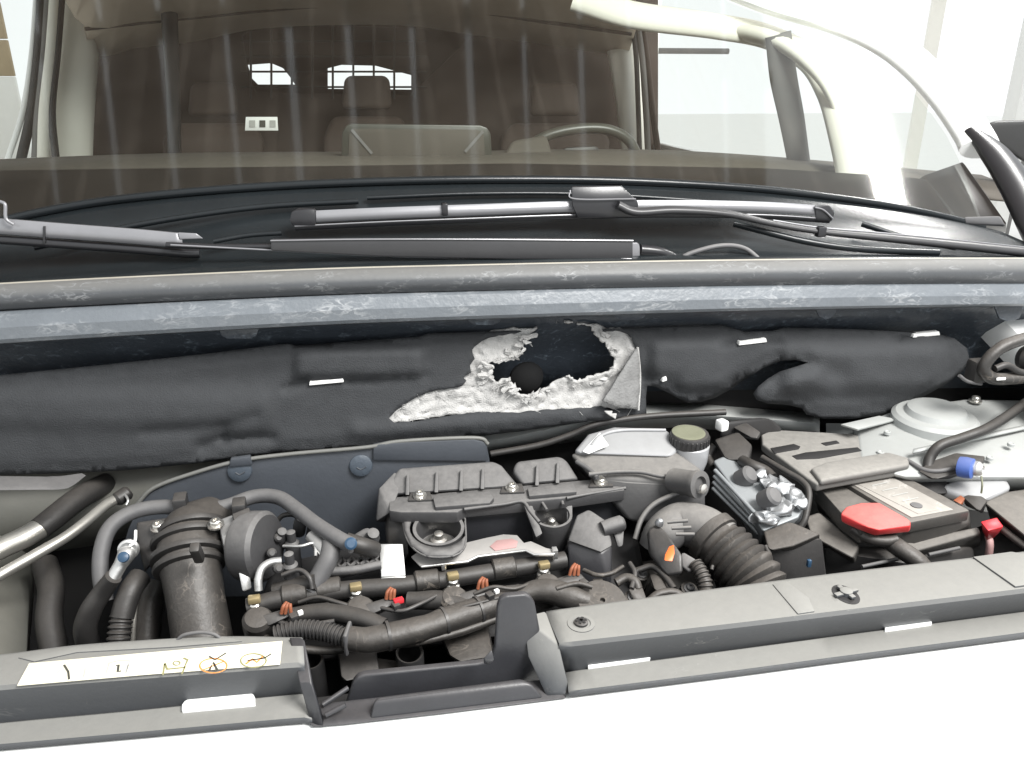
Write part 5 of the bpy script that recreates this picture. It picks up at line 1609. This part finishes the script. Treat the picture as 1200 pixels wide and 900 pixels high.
hull('block', [Z(1149, 611, .885), Z(1168, 606, .887), Z(1176, 617, .883), Z(1158, 622, .88), Z(1151, 622, .86), Z(1165, 630, .85), Z(1174, 622, .85), Z(1157, 634, .845)],
     'red_plain', rcn, .002)
tube('red_lead', [Z(1158, 628, .85), Z(1160, 638, .84), Z(1158, 656, .81)], .006, 'red_faded', rcn, n=8)
fz = thing('fuse_box', 'large dark fuse box lid at the right edge beside the battery', 'fuse box', Z(1190, 640, .76))
hull('lid', [Z(1152, 588, .895), Z(1178, 576, .90), Z(1290, 560, .90), Z(1300, 640, .88), Z(1215, 640, .88), Z(1165, 600, .87), Z(1160, 610, .74), Z(1300, 660, .70), Z(1190, 660, .70)],
     'battery_case', fz, .006, 3)
hull('lower_case', [Z(1118, 628, .80), Z(1160, 612, .82), Z(1230, 640, .82), Z(1230, 700, .74), Z(1130, 690, .74), Z(1160, 620, .70), Z(1230, 690, .68)], 'black_plastic', fz, .006)
tube('rim', [Z(1172, 618, .868), Z(1190, 632, .865), Z(1215, 650, .862)], .006, 'battery_case', fz, n=10)
hull('side_clip', [Z(1128, 582, .90), Z(1142, 574, .902), Z(1158, 586, .90), Z(1148, 600, .892), Z(1130, 592, .88), Z(1152, 602, .87)], 'rubber', fz, .003)
hull('orange_mark', [Z(1117, 586, .907), Z(1126, 580, .91), Z(1131, 584, .91), Z(1126, 591, .905), Z(1118, 588, .895), Z(1128, 592, .895)], 'orange_dusty', fz, .001)

# ================================================================== RIGHT EDGE
wn = thing('washer_tank', 'milky washer fluid tank neck beyond the battery at the right', 'tank', Z(1140, 575, .84))
hull('tank', [Z(1100, 570, .905), Z(1135, 555, .915), Z(1175, 552, .92), Z(1186, 572, .91), Z(1150, 590, .895), Z(1105, 585, .88), Z(1180, 585, .86), Z(1110, 585, .84)], 'tank_white', wn,
     .008, 3)
bv = thing('service_valve', 'blue and silver service valve on a dark bracket', 'valve', Z(1130, 560, .90))
hull('bracket', [Z(1076, 552, .93), Z(1088, 541, .94), Z(1120, 530, .95), Z(1155, 534, .95), Z(1150, 548, .94), Z(1095, 562, .925), Z(1080, 560, .90), Z(1148, 560, .90)],
     'rubber', bv, .003)
lathe('blue_cap', Z(1132, 548, .948), (.55, -.8, .15), [(.012, -.012), (.017, -.010), (.018, 0), (.017, .010), (.012, .012)], 'blue', bv, n=24)
lathe('steel_core', Z(1142, 549, .948), (.55, -.8, .15), [(.013, -.004), (.013, .006), (.009, .012), (.007, .013), (.006, .009)], 'alloy', bv, n=20)
tube('green_lead', [Z(1150, 558, .94), Z(1151, 568, .93), Z(1150, 578, .915)], .0016, 'cap_olive', bv, n=6)
tube('thin_rail', [Z(1064, 540, .935), Z(1082, 550, .932), Z(1098, 552, .934), Z(1118, 549, .938)], .004, 'hose_grey', bv, n=8)
tag(hull('dark_shelf', [Z(1052, 552, .905), Z(1075, 543, .91), Z(1112, 558, .91), Z(1110, 578, .90), Z(1085, 580, .895), Z(1055, 556, .86), Z(1110, 585, .86)], 'bay_black', None, .004),
    'dark bracket plate between battery and suspension tower', 'bracket')
tag(tube('tower_hose', [Z(1087, 552, .925), Z(1090, 536, .945), Z(1102, 522, .965), Z(1128, 513, .975), Z(1155, 503, .985), Z(1180, 488, .99), Z(1215, 462, .99)], .0088, 'rubber', n=12),
    'black hose draped over the white suspension tower', 'hose')
lp = thing('wiring_loop', 'brown wrapped wiring loop at the right edge under the seal', 'wiring loop', Y(1170, 450, 1.12))
tube('loop', [Y(1240, 388, 1.12), Y(1200, 397, 1.12), Y(1172, 408, 1.12), Y(1156, 424, 1.12), Y(1154, 436, 1.12), Y(1168, 444, 1.12), Y(1200, 442, 1.12), Y(1240, 436, 1.12)], .0105, 'brown_dust_plastic', lp,
     n=12, wob=.1)
tube('inner_strand', [Y(1166, 432, 1.115), Y(1180, 428, 1.115), Y(1196, 436, 1.115), Y(1225, 440, 1.115)], .006, 'rubber', lp, n=10)
lathe('round_plug', Y(1203, 420, 1.14), (0, -1, .2), [(.024, 0), (.026, .012), (.022, .02), (.01, .022)], 'rubber', lp, n=24)
box('grommet_body', Y(1146, 434, 1.14), (.034, .03, .042), 'rubber', lp, .008)
tube('dangling_rim', [Y(1124, 440, 1.13), Y(1134, 447, 1.13), Y(1150, 450, 1.13)], .003, 'hose_grey', lp, n=8)
box('white_mark', Y(1173, 444, 1.107), (.018, .003, .005), 'tag_white', lp, .002)

# ================================================================== WARNING STICKER on the front panel
ws = thing('warning_sticker', 'cream warning sticker with faded symbols on the left front panel', 'sticker', Z(180, 780, .9245))
SZ = .9262
top('paper', [(20, 803), (34, 777), (180, 764), (331, 751), (328, 778), (170, 790)], SZ, .0012, 'sticker', ws, .0002)
SI = SZ + .0006


def stroke(pts, wd, m_, nm='symbol'):
    ribbon(nm, [Z(a, b, SI) for a, b in pts], wd, m_, ws)


def ringp(cx, cy, rx, ry, a0=0, a1=360, n=22):
    return [(cx + rx * math.cos(math.radians(a0 + (a1 - a0) * k / n)), cy + ry * math.sin(math.radians(a0 + (a1 - a0) * k / n))) for k in range(n + 1)]


stroke([(75, 779), (80, 787), (81, 796)], .0022, 'ink')
stroke([(66, 789), (70, 785)], .0018, 'ink_faint')
stroke([(100, 783), (98, 793)], .0016, 'ink_faint')
stroke([(124, 790), (128, 777)], .0016, 'ink_faint')
stroke([(127, 777), (138, 774), (152, 774), (148, 789), (136, 790)], .0014, 'ink_faint')
stroke([(136, 780), (139, 779), (138, 787), (142, 786)], .0026, 'ink')
stroke([(150, 779), (147, 788)], .0016, 'ink_faint')
stroke([(193, 777), (196, 784), (216, 782), (220, 773), (215, 771)], .0024, 'ink_olive')
stroke([(193, 778), (191, 791)], .002, 'ink_olive')
stroke([(217, 781), (213, 790)], .002, 'ink_olive')
stroke(ringp(207, 777, 4, 2.4), .0015, 'ink_olive')
stroke(ringp(250, 780, 16, 8.5), .0018, 'ink_orange')
stroke([(245, 769), (252, 773), (265, 765)], .0022, 'ink')
stroke([(245, 786), (250, 776), (255, 786)], .003, 'ink')
stroke([(238, 785), (262, 775)], .0018, 'ink_orange')
stroke(ringp(297, 774, 15, 8.2), .0018, 'ink_olive')
stroke([(288, 778), (296, 772), (301, 776), (308, 769)], .003, 'ink_orange')
stroke([(290, 774), (310, 771), (318, 766)], .0022, 'ink')


# ================================================================== SMALL WIRING over the engine
lw = thing('loose_wires', 'thin loose black wires and ties scattered over the fuel rail and harness', 'wires', Z(500, 720, .82))
for pts, r_ in (([(350, 706, .858), (372, 700, .866), (396, 706, .862), (416, 712, .855)], .003), ([(444, 712, .855), (470, 716, .86), (492, 708, .862), (512, 698, .858)], .003),
                ([(556, 696, .86), (578, 688, .868), (602, 690, .864), (622, 684, .86)], .003), ([(310, 716, .85), (330, 730, .85), (362, 732, .855), (392, 728, .858)], .0035),
                ([(684, 668, .86), (700, 674, .862), (716, 672, .862), (730, 664, .862)], .0035), ([(738, 660, .86), (744, 672, .858), (740, 690, .85)], .004),
                ([(330, 674, .885), (350, 668, .89), (362, 676, .885), (366, 690, .87)], .0035), ([(324, 612, .90), (332, 604, .91), (346, 604, .91), (354, 616, .905)], .004),
                ([(826, 640, .87), (836, 652, .87), (834, 668, .86)], .003), ([(652, 690, .862), (676, 684, .866), (694, 688, .862)], .004),
                ([(748, 668, .85), (764, 664, .856), (778, 674, .852), (790, 690, .845)], .005), ([(300, 742, .83), (330, 756, .83), (372, 762, .82), (420, 760, .82)], .006),
                ([(440, 756, .83), (490, 752, .83), (540, 740, .83), (590, 722, .83)], .006), ([(520, 716, .856), (556, 708, .86), (586, 700, .858)], .003)):
    tube('wire', [Z(*p) for p in pts], r_, random.choice(('rubber', 'black_plastic', 'brown_dust_plastic')), lw, n=8)
for (p, q, r_, p2, q2) in ((455, 745, .0205, 500, 735), (520, 728, .0205, 560, 715), (560, 715, .0205, 590, 704), (382, 718, .0145, 420, 724)):
    p0, p1 = Z(p, q, .843), Z(p2, q2, .843)
    lathe('cable_tie', p0, p1 - p0, [(r_ - .003, -.0025), (r_, -.002), (r_, .002), (r_ - .003, .0025)], 'black_plastic', lw, n=20)
bz = thing('sensor_plug', 'small grey sensor plugs standing between the throttle and the engine cover', 'plug', Z(340, 660, .86))
for (p, q, z_, r_) in ((352, 612, .91, .010), (366, 618, .90, .008), (330, 628, .90, .009), (436, 630, .895, .012)):
    lathe('plug', Z(p, q, z_), (.2, -.5, .9), [(r_, -.03), (r_, 0), (r_ * .8, .004), (r_ * .75, .014), (r_ * .3, .016)], 'dusty_plastic', bz, n=14)
gp = thing('gearbox_clutter', 'dark gearbox casting and brackets deep between the air hose and the front panel', 'gearbox', Z(780, 690, .74))
hull('casting', [Z(720, 660, .80), Z(790, 650, .80), Z(840, 680, .79), Z(830, 720, .76), Z(740, 724, .76), Z(720, 700, .70), Z(840, 700, .68)], 'rubber', gp, .01, 3)
for (p, q) in ((752, 672), (772, 684), (808, 690), (742, 700)):
    bolt(Z(p, q, .835), (.1, -.4, 1), .006, gp, 'hose_grey')
    lathe('stud_base', Z(p, q, .834), (.1, -.4, 1), [(.014, -.03), (.013, 0), (.009, .001)], 'brown_dust_plastic', gp, n=14)
